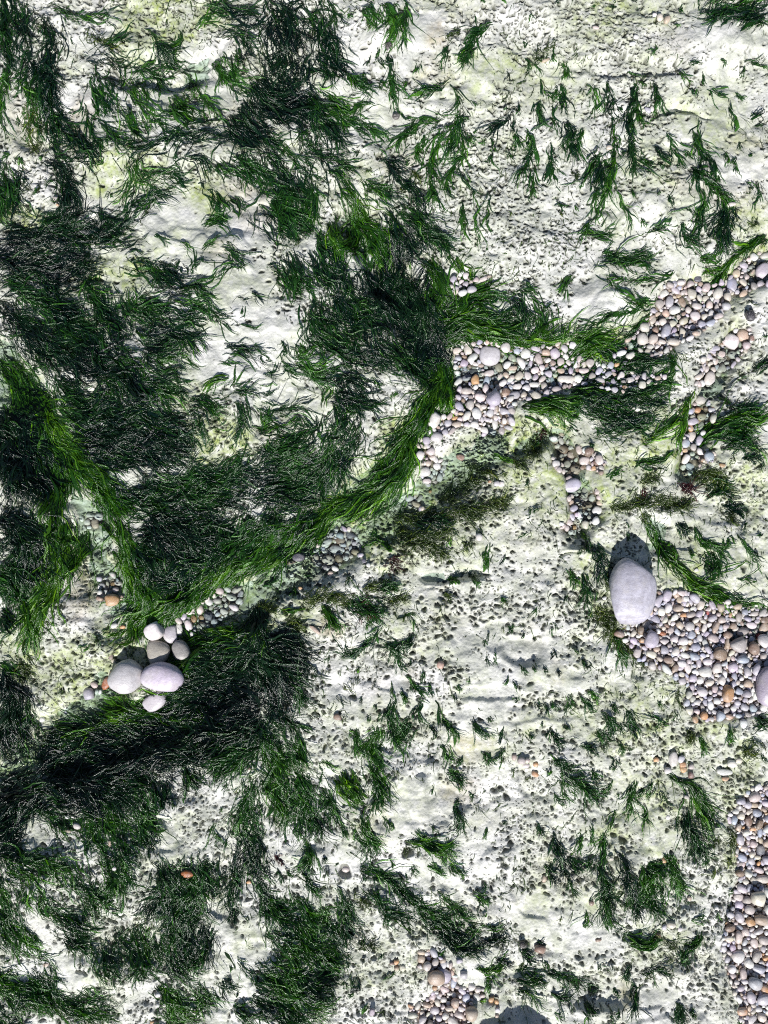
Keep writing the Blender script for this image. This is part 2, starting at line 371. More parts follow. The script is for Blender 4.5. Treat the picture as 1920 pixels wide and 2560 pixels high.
R_FILM = blobs(FILM, wxx, wyy); R_TAN = blobs(TAN, wxx, wyy)

def soft_height(px, py):            # rock surface without its borings
    px = np.asarray(px, float); py = np.asarray(py, float)
    h = sample(R_LOW, px, py)
    h = h + 0.0070 * noise(px / 330, py / 330, 1) + 0.0062 * noise(px / 120, py / 120, 2)
    h = h + 0.0058 * np.abs(noise(px / 56, py / 56, 3)) + 0.0022 * noise(px / 24, py / 24, 4)
    # worn ledges: the chalk breaks in low rounded steps
    n1 = noise(px / 95, py / 80, 5) + 0.35 * noise(px / 30, py / 30, 6)
    n2 = noise(px / 170, py / 130, 7) + 0.3 * noise(px / 40, py / 40, 8)
    h = h + 0.0042 * sstep(-.17, .17, n1) + 0.0045 * sstep(-.16, .16, n2)
    return h

# ------------------------------------------------------------------ the chalk platform
STEP = 2.6
fx0, fx1, fy0, fy1 = -36.0, 1956.0, -36.0, 2596.0
ax = np.arange(fx0, fx1 + 1, STEP); ay = np.arange(fy0, fy1 + 1, STEP)
def skirt(a):
    d, out_lo, out_hi, st = 0.0, [], [], STEP
    while d < 6000:
        st = min(st * 1.28, 900.0); d += st
        out_lo.append(a[0] - d); out_hi.append(a[-1] + d)
    return np.array(out_lo[::-1]), np.array(out_hi)
lo, hi = skirt(ax); PX = np.concatenate([lo, ax, hi]); oxi = len(lo)
lo, hi = skirt(ay); PY = np.concatenate([lo, ay, hi]); oyi = len(lo)
GX, GY = np.meshgrid(PX, PY)
Z = soft_height(GX, GY)
nx, ny = len(ax), len(ay)
fine = np.s_[oyi:oyi + ny, oxi:oxi + nx]
FX, FY = GX[fine], GY[fine]
pit = np.zeros(FX.shape); rim = np.zeros(FX.shape); pit_dark = np.zeros(FX.shape)

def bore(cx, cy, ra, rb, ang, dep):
    """sink oval borings into the fine grid; all arguments are arrays"""
    K = 8
    ii = np.round((cx - fx0) / STEP).astype(int); jj = np.round((cy - fy0) / STEP).astype(int)
    ca, sa = np.cos(ang), np.sin(ang)
    for dj in range(-K, K + 1):
        for di in range(-K, K + 1):
            i = ii + di; j = jj + dj
            x = fx0 + i * STEP - cx; y = fy0 + j * STEP - cy
            rho = np.hypot((x * ca + y * sa) / ra, (-x * sa + y * ca) / rb)
            rho = rho * (1 + 0.16 * np.sin(2 * np.arctan2(y, x) + cx) + 0.14 * np.sin(3 * np.arctan2(y, x) + cy))
            ok = (i >= 0) & (i < nx) & (j >= 0) & (j < ny) & (rho < 1.9)
            if not ok.any(): continue
            i, j, r_ = i[ok], j[ok], rho[ok]
            d = dep[ok] * np.clip(1.18 - r_ ** 3, 0, 1)
            np.maximum.at(pit, (j, i), d)
            np.maximum.at(rim, (j, i), 0.0007 * np.clip(1 - np.abs(r_ - 1.35) / 0.45, 0, 1))
            np.maximum.at(pit_dark, (j, i), np.clip(1.6 - r_ * 1.25, 0, 1))
cell = 9.6
cxs, cys = np.meshgrid(np.arange(fx0 + 8, fx1 - 8, cell), np.arange(fy0 + 8, fy1 - 8, cell))
cx = (cxs + rng.uniform(-.7, .7, cxs.shape) * cell).ravel(); cy = (cys + rng.uniform(-.7, .7, cxs.shape) * cell).ravel()
pr = 0.36 + 0.55 * noise(cx / 60, cy / 60, 61) + 0.45 * noise(cx / 22, cy / 22, 65) + 0.35 * noise(cx / 200, cy / 200, 62)
pr = np.maximum(pr, sample(R_DENSE, cx, cy) * (0.62 + 0.30 * noise(cx / 40, cy / 40, 63) + 0.25 * noise(cx / 18, cy / 18, 67)))
pr *= 1 - 0.96 * sample(R_SMOOTH, cx, cy)
keep = rng.uniform(0, 1, cx.shape) < pr
keep &= sample(R_BED, cx, cy) < 0.4
cx, cy = cx[keep], cy[keep]
sz = np.clip(2.7 * np.exp(rng.normal(0, 0.36, cx.shape)) * (1 + 0.3 * noise(cx / 110, cy / 110, 64)), 1.3, 5.5)
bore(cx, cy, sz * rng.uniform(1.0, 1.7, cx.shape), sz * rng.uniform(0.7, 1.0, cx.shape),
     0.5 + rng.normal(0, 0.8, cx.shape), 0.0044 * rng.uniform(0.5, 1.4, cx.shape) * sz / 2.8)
# bigger dark borings in loose swarms
ns = 320
bx = rng.uniform(620, 1900, ns); by = rng.uniform(1500, 2560, ns)
k2 = (noise(bx / 90, by / 90, 66) > 0.18) & (sample(R_SMOOTH, bx, by) < 0.5) & (sample(R_BED, bx, by) < 0.1)
bx, by = bx[k2], by[k2]
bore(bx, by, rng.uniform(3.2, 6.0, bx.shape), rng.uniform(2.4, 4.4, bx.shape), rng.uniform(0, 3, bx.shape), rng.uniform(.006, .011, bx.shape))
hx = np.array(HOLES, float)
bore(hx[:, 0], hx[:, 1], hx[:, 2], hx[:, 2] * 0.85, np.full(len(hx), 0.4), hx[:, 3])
Z[fine] += rim - pit + 0.00055 * noise(FX / 6.0, FY / 6.0, 71) + 0.0004 * rng.normal(0, 1, FX.shape)

mapc = np.zeros(GX.shape + (4,), np.float32)
mapc[..., 0] = np.clip(sample(R_FILM, GX, GY) + 0.28 + 0.45 * fbm(GX / 90, GY / 90, 80, 3) + sstep(.002, .016, sample(R_CHAN, GX, GY)) * 0.5, 0, 1)
mapc[..., 1] = np.clip(sample(R_TAN, GX, GY) + 0.35 * np.clip(fbm(GX / 120, GY / 120, 90, 3) - 0.15, 0, 1), 0, 1)
mapc[..., 2][fine] = pit_dark * np.clip(0.92 + 0.25 * noise(FX / 60, FY / 60, 95), 0.6, 1)  # darker colour inside each boring, fading out past its rim
mapc[..., 3] = np.clip(sample(R_BED, GX, GY), 0, 1)
rows, cols = GX.shape
idx = np.arange(rows * cols).reshape(rows, cols)
faces = np.stack([idx[1:, :-1], idx[1:, 1:], idx[:-1, 1:], idx[:-1, :-1]], -1).reshape(-1, 4)
verts = np.stack([wx(GX), wy(GY), Z], -1).reshape(-1, 3)
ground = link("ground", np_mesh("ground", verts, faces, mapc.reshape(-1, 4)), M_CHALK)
bor = np.clip(0.55 + 0.55 * noise(GX / 60, GY / 60, 61) + 0.35 * noise(GX / 200, GY / 200, 62), 0, 1)
bor = np.maximum(bor, 0.95 * sample(R_DENSE, GX, GY)) * (1 - 0.97 * sample(R_SMOOTH, GX, GY))
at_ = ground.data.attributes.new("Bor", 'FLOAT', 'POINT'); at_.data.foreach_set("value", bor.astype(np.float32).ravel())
tag(ground, "white chalk rock platform pitted with small borings", kind="structure")

# shallow water standing in the channels: a gently rippled sheet at one level
wxs = np.linspace(-300, 2220, 150); wys = np.linspace(-300, 2860, 190)
WX, WY = np.meshgrid(wxs, wys)
WZ = WATER_Z + 0.0007 * noise(WX / 45, WY / 45, 101) + 0.0004 * noise(WX / 20, WY / 20, 102)
idx = np.arange(WX.size).reshape(WX.shape)
faces = np.stack([idx[1:, :-1], idx[1:, 1:], idx[:-1, 1:], idx[:-1, :-1]], -1).reshape(-1, 4)
water = link("water", np_mesh("water", np.stack([wx(WX), wy(WY), WZ], -1).reshape(-1, 3), faces), M_WATER)
rip = np.zeros(WX.shape)
for x_, y_, r_ in ((40, 1930, 110), (1790, 860, 60), (1200, 1125, 70), (1420, 1290, 60), (1330, 1200, 60), (760, 1430, 70), (100, 1040, 80)):
    rip = np.maximum(rip, 1 - sstep(.3, 1.1, np.hypot(WX - x_, WY - y_) / r_))
at_ = water.data.attributes.new("Rip", 'FLOAT', 'POINT'); at_.data.foreach_set("value", rip.astype(np.float32).ravel())
tag(water, "clear shallow sea water standing in the channels", kind="structure")

# ------------------------------------------------------------------ landmarks used in the labels
LANDMARKS = [
 ("the large grey cobble", 1579, 1482), ("the lilac cobble cluster", 370, 1665), ("the round lilac pebble", 1226, 887),
 ("the right edge gravel", 1890, 2250), ("the bottom gravel patch", 1098, 2442), ("the upper sea snail", 970, 129),
 ("the lower sea snail", 991, 299), ("the rust orange pebble", 469, 2184), ("the black pebble", 1877, 790),
 ("the topmost pebble trio", 1655, 45), ("the blue grey cobble", 1432, 1215), ("the pink oval pebble", 819, 1400),
 ("the deep round hole", 1018, 2122), ("the upper white pebbles", 1530, 378), ("the lone brown pebble", 844, 1793),
 ("the long white pebble", 1813, 1932), ("the sunken pebble", 862, 2173), ("the big gravel basin", 1790, 1620),
 ("the upper lone lilac pebble", 1622, 275), ("the smooth bright chalk", 1480, 770), ("the lower pebble trio", 1690, 2315),
]
ORD = ["", "second ", "third ", "fourth ", "fifth ", "sixth ", "seventh ", "eighth ", "ninth ", "tenth ", "eleventh ", "twelfth "] + [f"{k}th " for k in range(13, 80)]
def side(dx, dy):
    a = math.degrees(math.atan2(-dy, dx)) % 360
    return ["right of", "upper right of", "above", "upper left of", "left of", "lower left of", "below", "lower right of"][int((a + 22.5) // 45) % 8]
def nearest_mark(x, y):
    return min(LANDMARKS, key=lambda l: (l[1] - x) ** 2 + (l[2] - y) ** 2)

# ------------------------------------------------------------------ seaweed: strokes on the survey sheets
# each stroke: [!]kind half-width[*density] then points from holdfast to tip, in sheet units
# D dark wet, G mid green, F fresh submerged, O fine olive fuzz, R dark red
WEED = {}
WEED["A", "north"] = """
D70*1.1 20,0 60,150 90,330 110,480; D60 150,0 190,200 200,330 170,480 150,620; D65*1.1 300,150 350,300 330,420 300,560 330,720 370,900
D75*1.1 250,450 300,640 400,800 520,930 620,1060; G28 250,60 420,80 560,110 760,130; D45 560,400 800,430 1000,430 1200,370
G45 620,430 650,600 700,760; G65 720,430 740,620 830,800 960,920; G65 860,420 900,600 1000,780 1060,850; D30 980,430 1010,520 1030,620
G14 490,400 480,520 520,640 570,740 610,880 690,1000; G25 700,820 770,930 880,980; G18 1000,780 1060,840 1120,900 1200,930
G25 1020,690 1080,750 1180,790; G45 1140,620 1200,700 1290,820; G55 1210,430 1300,560 1360,680 1440,800; G42 1390,380 1440,480 1540,570 1659,650
G40 1500,350 1560,470 1659,560; N105*1.1 1500,760 1580,830 1659,900; D42 1659,960 1400,890 1200,930 1000,990 850,1010; G30 860,1020 850,1130 820,1240 770,1280
G28 950,1020 930,1120 980,1180; D70 20,1000 60,1180 100,1350 160,1450; D50 0,1200 30,1350 60,1450; O60 200,700 230,850 250,960; D32 330,900 380,1020 480,1060 620,1060
N75*1.1 300,1050 400,1130 450,1250 480,1330 430,1430; N75*1.1 0,1610 200,1570 500,1510 700,1500 850,1450; D50 820,1480 900,1380 1000,1290 1120,1290
G42 880,1230 1000,1170 1100,1150 1210,1180; D30 1210,1070 1330,1080 1370,1130; G48 1320,1240 1380,1320 1420,1390; G30 1480,1290 1560,1360; G35 1310,1500 1400,1450 1460,1440
G8 1040,1550 1080,1600; G35 1490,1600 1560,1650; G30 0,560 30,700 40,880; G40 40,430 70,560 80,660; G45 170,560 210,700 260,860; D60 560,1350 660,1430 760,1500; D50 600,1550 800,1580 900,1600; D60 250,1450 400,1480 560,1560
G22 940,200 1000,260 1060,310; G28 1150,200 1150,280 1110,340; D55 1040,300 1090,350 1130,400; D45 1350,50 1500,60 1650,80; G25 1290,200 1350,130 1420,80; D40 1400,230 1520,260 1650,330; G30 940,0 1030,20 1110,45
O60*.6 560,240 660,300 780,300; G30 690,330 780,300 860,270; G25 1200,1590 1260,1640; G30 1340,1640 1420,1600; D50 1560,1000 1620,1080 1659,1180; D50 1450,1050 1540,1100 1640,1160; G30 1420,1060 1440,1120 1470,1150"""
WEED["B", "north"] = """
N160*1.1 150,0 180,200 200,400 180,550; D85*1.1 400,30 450,200 480,350 540,500; D40 500,0 560,150; G30 640,0 700,20 760,30; N120*1.1 0,560 150,700 300,750
D70*1.1 330,620 420,780 480,860 570,960; G40 420,680 560,760 700,850 800,930 890,1060; D52 280,850 400,1000 500,1120 600,1200; G26 460,960 560,1040 650,1090; D60 0,800 80,900 180,960
D90 50,1000 150,1150 220,1300 250,1500; G50 200,950 280,1080 360,1250 350,1500; D100*1.1 130,1300 200,1450 270,1560; G20 420,1100 560,1180; G25 380,560 480,640 600,700; D50 340,400 440,480 480,560
F45 570,1200 620,1290 700,1400 780,1500; G50 700,1180 860,1290 1000,1390 1100,1500; D50 880,1080 930,1180 1040,1280 1100,1400; D70 1000,1400 1120,1500 1250,1640
F70 650,1400 620,1520 580,1640; F50 500,1450 520,1640; F100 700,1480 780,1560 820,1659; N120*1.1 900,1480 930,1560 960,1659; D40 400,1500 430,1600 480,1659; F40 560,1260 640,1330 660,1430; D60 830,1380 880,1480 920,1600"""
WEED["B", ""] = """
G35 700,90 740,160 760,230; G14 790,120 800,210; G50 840,60 880,200 890,340; D24 960,60 970,200 970,350; D22 865,370 880,480 885,580 890,690; G6 890,690 920,740 960,765; G12 600,60 620,140
G13 1420,120 1400,230 1340,420; G20 1520,155 1420,220 1370,280; D36 1410,300 1370,370 1330,430; G15 1240,330 1180,430; O22 1330,230 1240,290; G26 560,470 640,540 750,600; G7 690,460 740,570; G18 750,700 670,690 600,730; G14 620,670 690,700
G15 1030,770 950,860 920,960; G18 1230,760 1060,830 960,900 920,970; G22 1260,540 1190,600 1050,610; G16 1270,580 1310,650 1300,760 1240,900 1230,990; D30 1350,720 1280,900 1240,1020; G28 1200,870 1150,1000 1140,1150 1160,1330
G20 1360,860 1420,940; G18 1340,900 1340,1000 1260,1130 1230,1250; G20 1060,950 1030,1050; G15 1110,890 1060,980; D12 1230,1200 1250,1290; G5 1340,1170 1420,1300 1430,1580; G5 1500,1240 1490,1480; G14 1320,1300 1330,1540; D20 1659,750 1560,850 1520,890
G10 810,520 830,560; G12 1060,430 1040,500; D30*.6 800,1060 880,1070 960,1060; G10 980,560 960,600; O40*.5 1000,1100 1060,1180; G8 1540,980 1510,1080; D14*.7 780,400 820,420 860,440"""
WEED["C", "corner"] = """
G60 1659,30 1500,50 1350,130 1250,180; D42 1659,100 1540,110 1400,160; G22 1659,170 1590,170 1500,190; D24 1200,90 1240,80 1300,110; G40 1659,-20 1480,0 1340,30"""
WEED["C", ""] = """
G20 1100,20 1100,75; G12 1060,170 1070,185; G7 60,380 130,410 180,470; G7 180,480 180,590; G7 200,560 280,660; G7 270,300 280,400; G22 330,400 350,510; D20 330,560 320,720; G12 290,560 290,640; D28 180,650 190,800; G10 270,700 240,850
G9 470,550 500,600 520,690; G8 530,560 550,740; D16 600,570 640,670 640,760; G7 690,640 640,720; D30 790,560 770,700 760,900 780,1020 790,1150; G26 800,680 830,820; G8 690,700 700,730; D16 880,510 920,570 940,650 930,720; G12 810,540 850,580; G6 760,480 820,510
G26 20,830 40,960; G19 90,840 130,920 100,1030 30,1180; D12 0,760 10,850; G15 130,1100 140,1270; G15 250,950 250,1100 270,1190; D28 340,780 390,900 410,1030; G20 460,850 430,960 420,1020; G8 340,930 350,990
G19 560,930 510,1080 450,1200; G20 655,790 660,900 650,1050 610,1250 600,1380; D30 550,1030 560,1190; G7 700,890 670,960; D25 620,1080 610,1180; G9 530,1230 520,1440; G9 590,1300 500,1480
G13 970,870 1030,960 1070,1080; D26 890,970 940,1010 1000,1060; G10 1110,990 1140,1050; G13 1160,840 1190,960 1190,1120; D15 1210,780 1200,980 1260,1150; G10 1270,1060 1300,1190; D25 820,1050 900,1090; G10 930,1090 960,1110
G15 1350,990 1380,1080; G10 1430,1010 1420,1140; G9 1260,580 1310,620 1370,650; G9 1400,650 1430,740 1440,820; G18 1440,610 1500,650; D12 1540,740 1630,740; G9 1140,420 1200,460; G6 1220,500 1230,560; G9 1050,430 1130,540; G12 1590,800 1610,810; G9 1470,420 1640,415; G9 1500,440 1500,500; G6 1330,410 1370,455; G6 1560,1180 1560,1340; G10 1530,1000 1545,1020; G9 1460,920 1465,970
G35 1110,1130 1210,1180 1310,1290 1370,1380; G30 1200,1250 1210,1380 1200,1560; D60 1370,1350 1340,1500 1330,1640; G26 1080,1470 1110,1570 1200,1600; O20 1580,1440 1500,1480; F40 1659,1540 1560,1590 1480,1640
G18 410,1530 540,1540 650,1510; G25 560,1640 640,1640; G20 780,1640 870,1640; G15 850,1500 920,1510 990,1490; G12 740,1250 770,1300; D12 930,1270 940,1310; D20 1000,1300 1030,1360; G7 670,1260 720,1430 750,1550; D20 270,1340 330,1370; G12 1180,640 1150,600
O30*.5 120,420 220,330 290,280; G10 500,1450 430,1560; D10 60,700 40,760; O30*.4 380,1080 420,1180"""
WEED["D", "dome"] = """
N120*1.15 0,60 250,80 450,60 560,20; D110*1.1 50,200 250,300 420,400 560,520 700,640; N105*1.1 0,350 200,500 400,620 600,700 800,760 950,900; D80 150,580 330,750 420,900 520,950 670,940
D70 560,130 620,260 700,380 760,460 800,600; G25 700,200 750,300 800,420; D90*1.1 830,260 850,330 900,380 1050,400 1200,440 1350,480; D62 850,480 1000,560 1200,560 1300,640; D42 960,640 1100,650 1190,600
G42 760,640 900,760 1000,860 1100,960; G30 1000,680 1180,700 1330,735; D42 600,720 750,800 880,860; D58 1000,830 1100,870 1220,910; D50 850,950 1000,970 1130,1060 1220,1130
D92*1.1 430,1020 650,1060 900,1060 1100,1120 1250,1200; N105*1.1 480,1150 700,1180 950,1220 1200,1230; D72 600,1280 850,1300 1100,1330 1290,1350
G42 1200,310 1350,340 1460,430 1560,480; G25 1500,330 1560,300 1659,320; D60 820,50 950,90 1100,120 1180,200; D42 1050,80 1180,140 1220,160; G20 1250,130 1320,50; G12 1350,180 1280,235; G26 1580,90 1480,110 1350,190; D20 1450,0 1520,20 1580,80
G20 1590,460 1659,490; D30 1480,610 1560,620 1659,640; G8 1450,740 1560,710; F18 1500,800 1420,830 1370,870; G18 1470,890 1600,770 1659,760; G50 1240,960 1330,960 1430,1010; G42 1250,1050 1330,1100 1340,1190; D42 1560,950 1600,1050 1580,1180; D30 1520,880 1640,920; G26 1659,1280 1580,1300 1500,1380
D92*1.1 900,1480 1150,1470 1400,1450 1659,1400; D105*1.1 800,1600 1100,1580 1400,1560 1659,1500; D40 1130,1430 1300,1400 1420,1400; G14 1270,240 1340,190; D70 350,330 470,480 560,600; D60 250,120 380,260 480,330; G26 1210,250 1300,260 1460,330; D70 480,940 620,1000 760,1020; G20 1210,1130 1280,1180 1300,1230; G14 1390,1140 1460,1120"""
WEED["D", "western channel"] = """
F92 0,680 100,800 220,1000 330,1150 450,1300 620,1450 760,1600; F60*.6 0,780 60,850 180,1000 330,1200; N150*1.1 0,1000 60,1150 150,1350 230,1550; F70 250,1250 350,1450 330,1640; D90 100,1130 200,1260 280,1400 300,1500; F50 560,1480 680,1560 760,1640; D40 700,1500 800,1600"""
WEED["E", "dome"] = """
D40 100,100 170,170 200,220; D70 230,20 270,150 300,250; D70 380,0 420,120 480,200; D50 520,0 560,150 600,250
N150*1.2 900,0 960,200 1050,380 1100,500 1120,700; N120*1.1 750,100 800,250 900,400; F60 1100,30 1180,150 1200,300; D80 400,280 420,400 480,500 600,600; D120*1.1 520,250 620,400 720,500 850,600 1000,680 1120,720; D60 380,560 520,640 680,690 850,720; D60 1060,640 1120,760 1160,840
G26 200,550 220,600 200,680; G42 270,600 300,680 420,640; G50 300,700 400,770 480,780; G35 180,740 260,790; G22 60,780 110,780 160,760; D50 430,850 560,800 680,830 740,870; D100*1.1 500,900 620,950 680,1000; D92*1.1 560,1000 560,1150 500,1300 450,1450 430,1640; G30 700,950 800,980; G42 430,980 420,1100 400,1200; D50 680,1050 620,1200 560,1400 580,1500
D30 0,1000 100,1010 240,1000 380,980; G50 30,1080 60,1130 120,1100; G50 200,1080 300,1060 350,1100 280,1160 140,1190; D60 0,1250 150,1270 300,1240; D70 0,1350 200,1330 350,1300; D70 0,1450 200,1420 380,1380; D72 0,1560 200,1520 400,1480; D60 0,1640 200,1600 400,1580
F26 430,1000 450,940 470,900; G20 80,660 60,720 110,740; G14 0,600 40,640 90,660; D20 0,280 40,300; D30 50,920 140,900; D40 380,380 400,470 420,560; O30*.6 690,1100 660,1250"""
WEED["E", "fringe"] = """
F65*1.1 1180,870 1100,980 1020,1130 950,1280 900,1400 800,1540 690,1640; D45 1040,920 990,1050 920,1180 860,1290; F26 950,1340 960,1430 890,1520; F42 720,1520 620,1580 480,1659; F20 1270,800 1260,900 1250,1030; F62 1230,640 1230,800 1190,900; F40 840,1290 850,1400 800,1500"""
WEED["E", "eastern channel"] = """
F30 1180,430 1300,380 1400,260 1500,200; F60 1180,480 1350,440 1500,450 1659,510; F42 1200,560 1350,530 1500,520 1640,600; G52 1200,330 1320,300 1500,260 1659,260; G50 1350,420 1550,400 1659,380; F14 1500,200 1460,310 1450,400; F10 1370,50 1390,130 1360,240; F26 1280,0 1330,80 1380,140; D50 1560,420 1620,460 1659,480"""
WEED["E", ""] = """O50 1180,1560 1300,1520 1480,1450; O50 1300,1640 1500,1600 1650,1560; O26 1350,1350 1500,1400 1600,1450; F26 1540,1290 1659,1330; G10 740,780 820,830; G10 900,940 910,880"""
WEED["F", "eastern channel"] = """
D50 0,260 60,330 110,480; G62 100,300 180,380 200,520; F42 0,560 150,560 300,540; G30 350,400 300,520; G20 390,150 320,220; G30 20,200 120,260; F70 280,740 400,640 550,560 720,580; G22 380,540 500,560; D46 550,640 700,620 850,590; D52 470,790 650,740 800,690 980,700; F42 380,850 550,850 700,800
D82*1.1 400,900 600,940 800,900 980,840; D62 450,1000 650,1040 850,1020 970,1000; G42*.6 500,1150 650,1130 900,1080; F62 80,950 200,960 350,1000; G50 350,920 430,960; F10 1030,560 1020,680 990,860; D50 750,860 880,860 1000,800; D40 640,560 720,540 820,520"""
WEED["F", ""] = """
G20*.5 910,340 800,310 680,270 620,150; G26*.5 900,330 760,360 600,400 440,465; G15*.7 1040,110 880,160 700,150 610,160; D26 900,300 850,290 790,300; G30*.6 910,360 850,420 800,480; G42 560,40 700,20 860,80; G30 1180,20 1300,20; F30 1470,0 1380,80 1320,180; F20 1220,100 1350,90
F18 820,1240 950,1160 1070,1060; F14 1180,860 1120,980 1070,1220; F20 1120,930 1100,1050; F42 1200,1250 1300,1130 1450,1060 1600,1050; G42 1300,1180 1450,1150 1550,1130; G36 1350,1250 1450,1210 1600,1240; D32 1480,1300 1600,1320; G26 1370,980 1600,990; F15 1340,920 1380,940; D26 1540,740 1659,680
O80*.8 100,1200 180,1280; O42 0,1320 100,1350; F20 800,1370 980,1300; O26 830,1480 950,1420; O60 1200,1480 1320,1420 1380,1530; O62 650,1620 900,1590 1200,1620; G20 600,1440 690,1400; G16 490,1210 540,1220; D50 1250,1560 1330,1540 1420,1500; R26*.6 200,1110 215,1140 230,1160; R50*.35 1100,1500 1200,1520; R20*.5 830,1510 850,1540; G24 180,1190 160,1230; D60*.8 1380,1600 1500,1640"""
WEED["G", "western channel"] = """
N130*1.1 0,50 150,100 230,250 250,420; D112 0,350 100,450 120,560; F62 380,0 420,120 400,300 330,480 260,620 205,830; F30 580,130 490,300 380,450; F42 150,560 200,640 220,740; G42 0,960 60,1000 90,1020; N72*1.1 30,1050 80,1200 60,1350 20,1600; G36 210,1180 180,1330 130,1500 100,1620; F42 300,80 340,250 290,420; O50 100,950 150,1000 180,1080; D50 0,650 60,700 80,720"""
WEED["G", "fringe"] = """
N150*1.1 950,50 1200,150 1400,250; D120 900,200 1000,350 1050,450; D130 1250,300 1150,430 1080,500; D130*1.1 1500,100 1400,250 1250,400; D100 1659,50 1560,150 1450,260
F46 740,0 800,120 830,300 860,420 890,540; F22 870,420 900,560 850,740; F70 960,480 960,600 900,720; F70 1100,480 1060,600 960,700; F62 1250,440 1180,560 1080,680; F60 1400,360 1300,500 1180,620; F46 1560,300 1450,420 1330,540; F42 1659,290 1560,380 1480,440; F15 830,770 730,800; F13 900,760 790,840; F15 640,60 740,150; F30 780,240 810,330 830,420; F40 860,300 900,430 930,560"""
WEED["G", "southern channel"] = """
F26 1420,930 1260,950 1140,930; F30 1400,900 1260,880 1160,870; F24 1330,1080 1240,1060 1150,1010; D30 1300,1180 1180,1200 1060,1250; F60 1659,700 1500,800 1350,850 1180,880; N110*1.2 1659,850 1500,900 1350,950 1250,960; F40 1450,920 1300,960 1150,970; N100*1.2 1659,1050 1450,1080 1280,1070; N110*1.2 1659,1200 1400,1200 1200,1230 1050,1290; F50 1250,1180 1120,1230 1020,1290; F80*.8 1500,1350 1250,1380 950,1340 750,1300; N110*1.2 1659,1350 1400,1450 1100,1450 800,1420; N80 1000,1450 700,1450 450,1480 280,1550; N100 1300,1560 900,1560 500,1580 280,1640; D100 1659,1500 1500,1600 1400,1659; F40 700,1380 480,1440 330,1500; F60*.7 1000,1320 850,1330 700,1330; G30 1180,1130 1160,1180"""
WEED["H", "fringe"] = """F80 330,0 280,100 150,230 0,330; F50 480,0 430,80 340,170; F12 660,0 600,50; D100 150,0 50,150 -60,260; D60 420,0 330,60 260,160"""
WEED["H", "southern channel"] = """
N70 0,600 10,700 20,850; N90*1.1 50,850 200,900 270,960; N130*1.2 0,900 130,1050 190,1150; D80*.8 60,1200 120,1300 170,1400; D80*.7 0,1350 60,1450 100,1560; G32 200,950 300,1100; G80 60,1480 120,1600 160,1659; G50 200,1480 280,1640; F60 100,740 0,800; G40 250,1100 310,1230; G40 180,1330 260,1440"""
WEED["H", ""] = """
O55 900,50 1100,30 1300,20 1450,30; O60 900,150 1100,150 1250,120; O50 950,250 1100,220 1230,280; F10 830,195 730,220; F15 900,250 790,160; F12 1500,200 1480,350; O60*.5 1350,180 1400,240; D40*.8 1000,60 1150,50 1280,60
G62 1270,490 1280,420; G26 1380,400 1450,450; F14 330,620 200,640; O42 0,600 150,620; O52 300,560 450,560 620,560; F42 450,600 520,740; D70*.8 600,560 750,640 800,700; R40*.4 700,560 740,620 760,680; R26*.5 890,280 910,330 920,380; D50 780,480 860,470 900,490; G20 50,490 140,470; G26*.6 300,400 320,420; O40 700,470 790,450; O40*.7 850,620 1000,560; O40*.6 1200,540 1260,560; O60*.8 200,720 330,740
G14 820,740 720,850 600,930 520,910; G20 800,870 900,880 950,990; G25 1020,820 960,890; G6 900,700 1000,680 1040,780; G7 1040,780 960,850 830,870
D22 870,1180 890,1330 900,1500; G36 930,1160 960,1230; G22 1000,1060 1030,1130 1080,1180; G25 1040,1200 1070,1330; G46 1030,1350 940,1450 910,1530; G7 1100,1000 1070,1080; G12 1110,1090 1130,1170; G18 1175,1210 1220,1320 1280,1470; D12 1140,1360 1155,1440; G12 1280,1100 1310,1140; D22 1390,1340 1470,1440; G30 640,1400 680,1560; G42 830,1380 760,1500 790,1640; G13 420,1600 530,1650; G25 1190,1500 1250,1620; G20 1290,1590 1320,1640; D20 1450,1540 1490,1620; G14 1590,1520 1520,1600; D10 1500,1330 1510,1350; G10 1265,1160 1290,1200; G8 1600,1380 1590,1440; G10 1640,1040 1630,1090; G8 870,1090 880,1180; G12 1580,560 1620,600"""
WEED["I", ""] = """
D36 500,210 550,330 570,420; D36 480,180 480,240; F26 440,140 480,180; G26 350,370 380,480; D20 440,400 460,480 490,590; O60 560,600 620,720 690,850 720,900; O20 750,860 790,960; O30 620,380 600,480; G15 330,530 350,570; D30 660,780 700,880 720,960
F26 900,30 950,150 1000,280 1080,380 1200,480 1350,560 1420,590; F42 990,190 1040,310; G30 1200,90 1260,200 1370,270; D46 1270,230 1300,330 1310,410; G10 1440,130 1520,250 1600,350; D46 1080,60 1120,150; G30 1340,170 1360,220; G10 1430,420 1560,440; F18 1230,560 1400,580 1600,590; O30 1430,0 1470,80; G26 1140,240 1180,280; O40 860,0 900,60
D9 60,980 100,1040; D9 130,960 150,1000; D9 180,990 210,1030; D9 270,1020 295,1050; D30 440,960 490,1010; G15 390,870 410,910; D15 150,1230 170,1260; D10 10,1080 40,1120; D9 210,1210 240,1290; D10 270,1200 310,1250; D15 340,1170 380,1280; D19 420,1180 500,1280; G18 480,1130 540,1210; D30 640,1220 670,1280; D28 730,1250 760,1350 780,1430; D36 570,1300 640,1440; G10 680,1350 720,1420; D20 530,1400 610,1530; D30 430,1500 530,1560; D25 230,1390 300,1500; G25 240,1570 330,1620 400,1659; D20 320,1380 350,1410; G20 700,1480 720,1550; G12 950,1200 960,1260; O10 1070,1100 1080,1230; O30 1120,1400 1140,1500; G30 1190,1450 1230,1560; G20 1380,1380 1410,1500; O50 1470,1550 1580,1540; D70 1560,1330 1640,1350; G15 960,1350 970,1380; G10 100,1410 130,1440; G16 500,610 520,660; D14 250,880 260,930; O30*.6 800,960 860,1000"""
